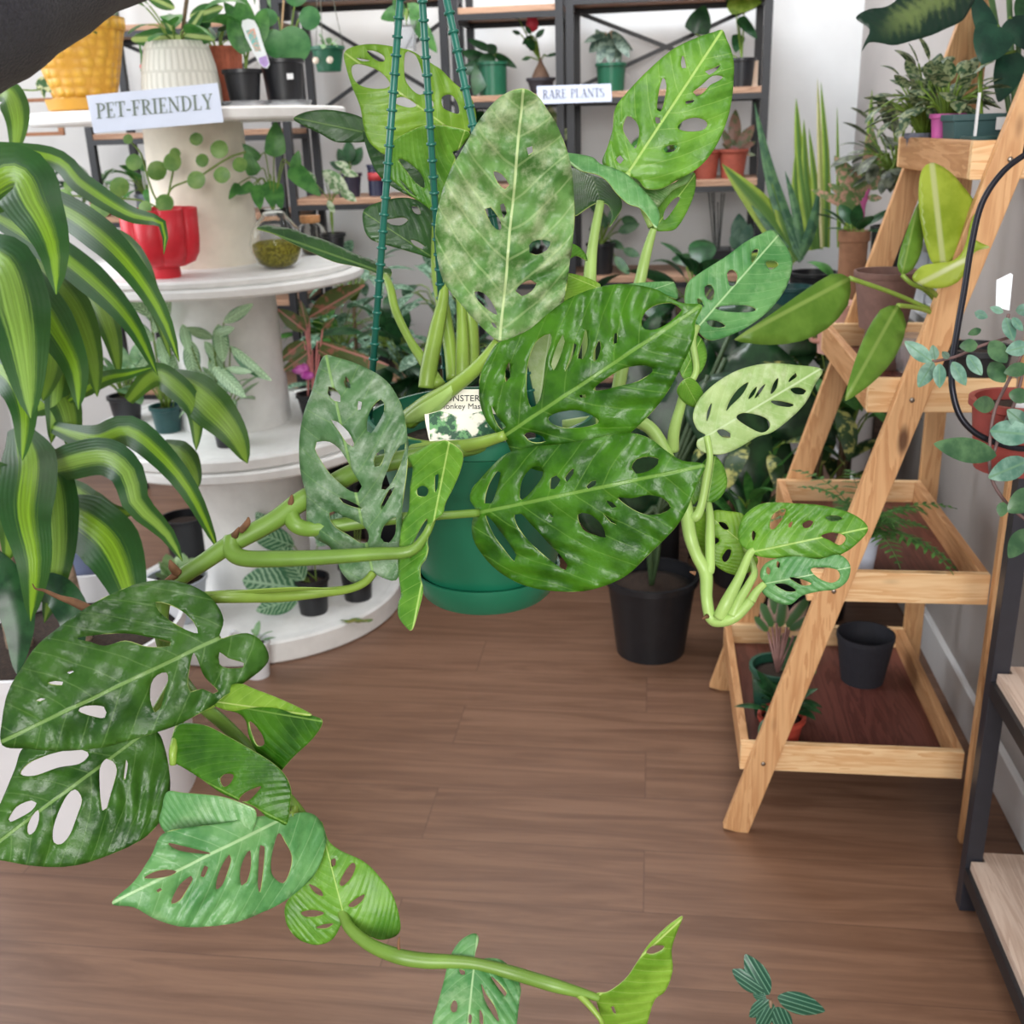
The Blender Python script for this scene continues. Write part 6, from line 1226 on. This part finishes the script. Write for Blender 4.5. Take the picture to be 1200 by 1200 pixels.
leaves(t, c, d, .1, [((648, 168), (644, 124), .5), ((652, 160), (636, 130), .4), ((650, 168), (668, 150), .5)], blotch_mat('cream_marbled_leaf', (120, 146, 84), (206, 208, 164), 40, .42, .58))
t, c, d = shelfpot('black_square_pot', 'black square pot with thin dark twigs on the lowest visible back shelf', 'plant', 842, Z3, .042, .042, .095, BLK, square=True)
m = MB(); r = random.Random(3)
for i in range(7): a = r.uniform(-.02, .02); m.tube([c + V((a * .5 - .01, 0, .08)), c + V((a - .015, 0, .2)), c + V((a * 1.6 - .02, 0, .30 + r.uniform(-.04, .04)))], .0025, 5)
m.build('twigs', plain('dark_twig', (60, 64, 62), .7), t)
t, c, d = shelfpot('leafy_cutting', 'small blue-green leafy plant beside the black square pot', 'plant', 868, Z3, .038, .03, .07, BLK, dy=.14)
leaves(t, c, d, .06, [((868, 290), (866, 250), .55), ((870, 292), (880, 262), .5), ((864, 294), (856, 276), .5)], blotch_mat('blue_leaf', (74, 120, 100), (110, 150, 126), 30, .4, .6))
t, c, d = shelfpot('green_leaf_plant', 'green leafy plant in a dark pot on the lowest visible back shelf', 'plant', 704, Z3, .055, .045, .12, BLK)
leaves(t, c, d, .11, [((710, 268), (700, 244), .5), ((714, 262), (724, 240), .5), ((724, 272), (750, 262), .45), ((728, 256), (748, 262), .6), ((716, 282), (732, 292), .5), ((730, 292), (750, 300), .5), ((700, 280), (712, 320), .35), ((708, 250), (690, 240), .5), ((720, 300), (738, 322), .4), ((704, 262), (690, 270), .5)], blotch_mat('mid_green_leaf', (56, 96, 62), (84, 124, 84), 30, .4, .6))
t, c, d = shelfpot('dark_ceramic_pot', 'dark glazed pot with a small plant on the braced shelf behind the left strap', 'plant', 410, 1.21, .052, .04, .09, plain('dark_blue_glaze', (52, 50, 66), .35, .1, 30))
leaves(t, c, d, .08, [((408, 196), (396, 174), .6), ((412, 194), (424, 172), .6), ((410, 190), (408, 164), .6), ((404, 198), (386, 190), .5)], LGD)
t, c, d = shelfpot('navy_pot', 'navy pot with a red mark beside the dark glazed pot', 'plant', 443, 1.21, .035, .035, .12, plain('navy_glaze', (34, 38, 66), .35, .1, 30), dy=.1)
leaves(t, c, d, .1, [((442, 178), (436, 160), .6), ((444, 178), (452, 160), .6)], LGD)
MB().lathe([(.0362, .06), (.0362, .09)], c, 24).build('red_band', plain('red_band', (170, 50, 56), .5), t)
t, c, d = shelfpot('leaning_frame', 'empty brown wooden picture frame standing on the left back shelf', 'picture frame', 52, 1.475, .01, .01, .002, WHITEP, dy=.05, soil=False)
fr = MB(); w, h, b = .19, .14, .014
fr.box(c + V((-w / 2, -.02, 0)), c + V((w / 2, -.006, b))).box(c + V((-w / 2, -.02, h - b)), c + V((w / 2, -.006, h))).box(c + V((-w / 2, -.02, b)), c + V((-w / 2 + b * 1.6, -.006, h - b))).box(c + V((w / 2 - b * 1.6, -.02, b)), c + V((w / 2, -.006, h - b)))
bpy.data.objects.remove([o for o in t.children][0]); fr.build('frame', wood_mat('frame_wood', (140, 92, 62), (168, 116, 82), 'x', .5, knots=False), t, False, bevel=.001)
for i, (px, z, lab, mt) in enumerate(((120, 1.16, 'low plant with small leaves on the left back shelf below the frame', LGP), (60, 1.16, 'dark pot plant on the left back shelf below the frame', LGD), (175, 1.16, 'small plant on the left back shelf, beside the spool drum', LG), (330, 1.86, 'plant with trailing pale leaves high on the left back shelf', LGP))):
    t, c, d = shelfpot('shelf_plant', lab, 'plant', px, z, .045, .036, .08, (TERRA, BLK, GREYP, BLK)[i]); spray(t, mt, c + V((0, 0, .07)), 22, .075, .035, (-20, 85), 80, .08, seed=90 + i)
for i, (px, z, lab, mt, nn) in enumerate(((560, Z2, 'bushy plant on the middle board of the narrow back shelf', LGD, 30), (500, 1.21, 'trailing plant at the right end of the braced shelf', SILV, 26), (620, Z3, 'dark bushy plant on the low board of the narrow back shelf', LGD, 34), (790, Z2, 'small plant in the middle of the right back shelf', LG, 16),
    (780, .5, 'dark leafy plant on the bottom board of the right back shelf', LGD, 34), (450, .5, 'dark leafy plant on the bottom board of the braced shelf', SILV, 34), (380, .5, 'leafy plant on the bottom board near the spools', LG, 34))):
    t, c, d = shelfpot('shelf_bush', lab, 'plant', px, z, .06, .048, .11, BLK); spray(t, mt, c + V((0, 0, .10)), nn, .10, .05, (-20, 85), 80, .10, seed=120 + i)
# two small hanging pots in front of the crossed braces
def hang(name, label, px, py, d, r, h, mat, n=3):
    c = Pd(px, py, d); t = thing(name, label, 'hanging plant', c); pot(t, c, r, r * .72, h, mat); m = MB(); top = c + V((0, 0, h + .34))
    for i in range(n): a = 2.1 * i + .5; m.tube([c + V((math.cos(a) * r, math.sin(a) * r, h)), top], .0012, 5, smooth=0)
    m.tube([top, V((top.x, top.y, 2.9))], .0012, 5, smooth=0); m.build('strings', plain('thin_string', (120, 124, 112), .7), t); return t, c, d
t, c, d = hang('small_hanging_pot', 'small dark green hanging pot with pale labels left of the straps', 386, 84, 3.45, .052, .075, GREENPOT)
spray(t, LGP, c + V((0, 0, .06)), 14, .035, .018, (-10, 85), 60, .03, seed=131)
for dx in (-.028, .018): MB().lathe([(0, 0), (.011, 0), (.011, .0015), (0, .0015)], c + V((dx, -.046, .032)), 16, axis=V((0, -1, .2))).build('round_label', plain('cream_label', (220, 206, 190), .5), t)
t, c, d = hang('clear_hanging_vase', 'clear hanging propagation vase with green leaves behind the straps', 478, 60, 3.3, .034, .085, CLRM)
leaves(t, c, d, .08, [((476, 10), (446, 22), .6), ((480, 12), (512, 62), .3), ((478, 4), (500, 20), .5), ((474, 14), (460, 0), .6)], LG)
# ================================================================== light
wd = bpy.data.worlds.new('world'); scene.world = wd; wd.use_nodes = True
bg = wd.node_tree.nodes['Background']; bg.inputs[0].default_value = (.80, .90, 1.0, 1); bg.inputs[1].default_value = 0.42
def area(name, loc, target, sx, sy, power, col):
    l = bpy.data.lights.new(name, 'AREA'); l.shape = 'RECTANGLE'; l.size = sx; l.size_y = sy; l.energy = power; l.color = col
    o = bpy.data.objects.new(name, l); COL.objects.link(o); o.location = loc
    o.rotation_euler = (V(target) - V(loc)).to_track_quat('-Z', 'Y').to_euler(); return o
area('shopfront_daylight', (.1, -2.5, 2.1), (-.9, 3.5, .9), 1.9, 1.5, 165, (1.0, .98, .95))
area('corner_fill', (-.1, 3.5, 2.8), (.55, 4.7, 1.5), 1.0, .5, 36, (.86, .93, 1.0))  # added cool fill overhead, brightens the right corner of the back wall
area('left_fill', (XL + .15, 2.6, 1.9), (.8, 3.2, 1.1), 2.2, 1.6, 55, (.9, .95, 1.0))  # added fill before the solid left wall, aimed right; no window there
area('ceiling_light', (-1.0, 3.6, 2.85), (-1.0, 3.6, 0), 1.2, 1.2, 22, (1, .95, .88))
area('ceiling_light_front', (.2, .3, 2.7), (.0, 1.2, .8), .8, .8, 14, (1, .97, .92))
vs = scene.view_settings
scene.display_settings.display_device = 'sRGB'
vs.view_transform = 'Standard'; vs.look = 'None'; vs.exposure = 0.0; vs.gamma = 1.0; vs.use_curve_mapping = False
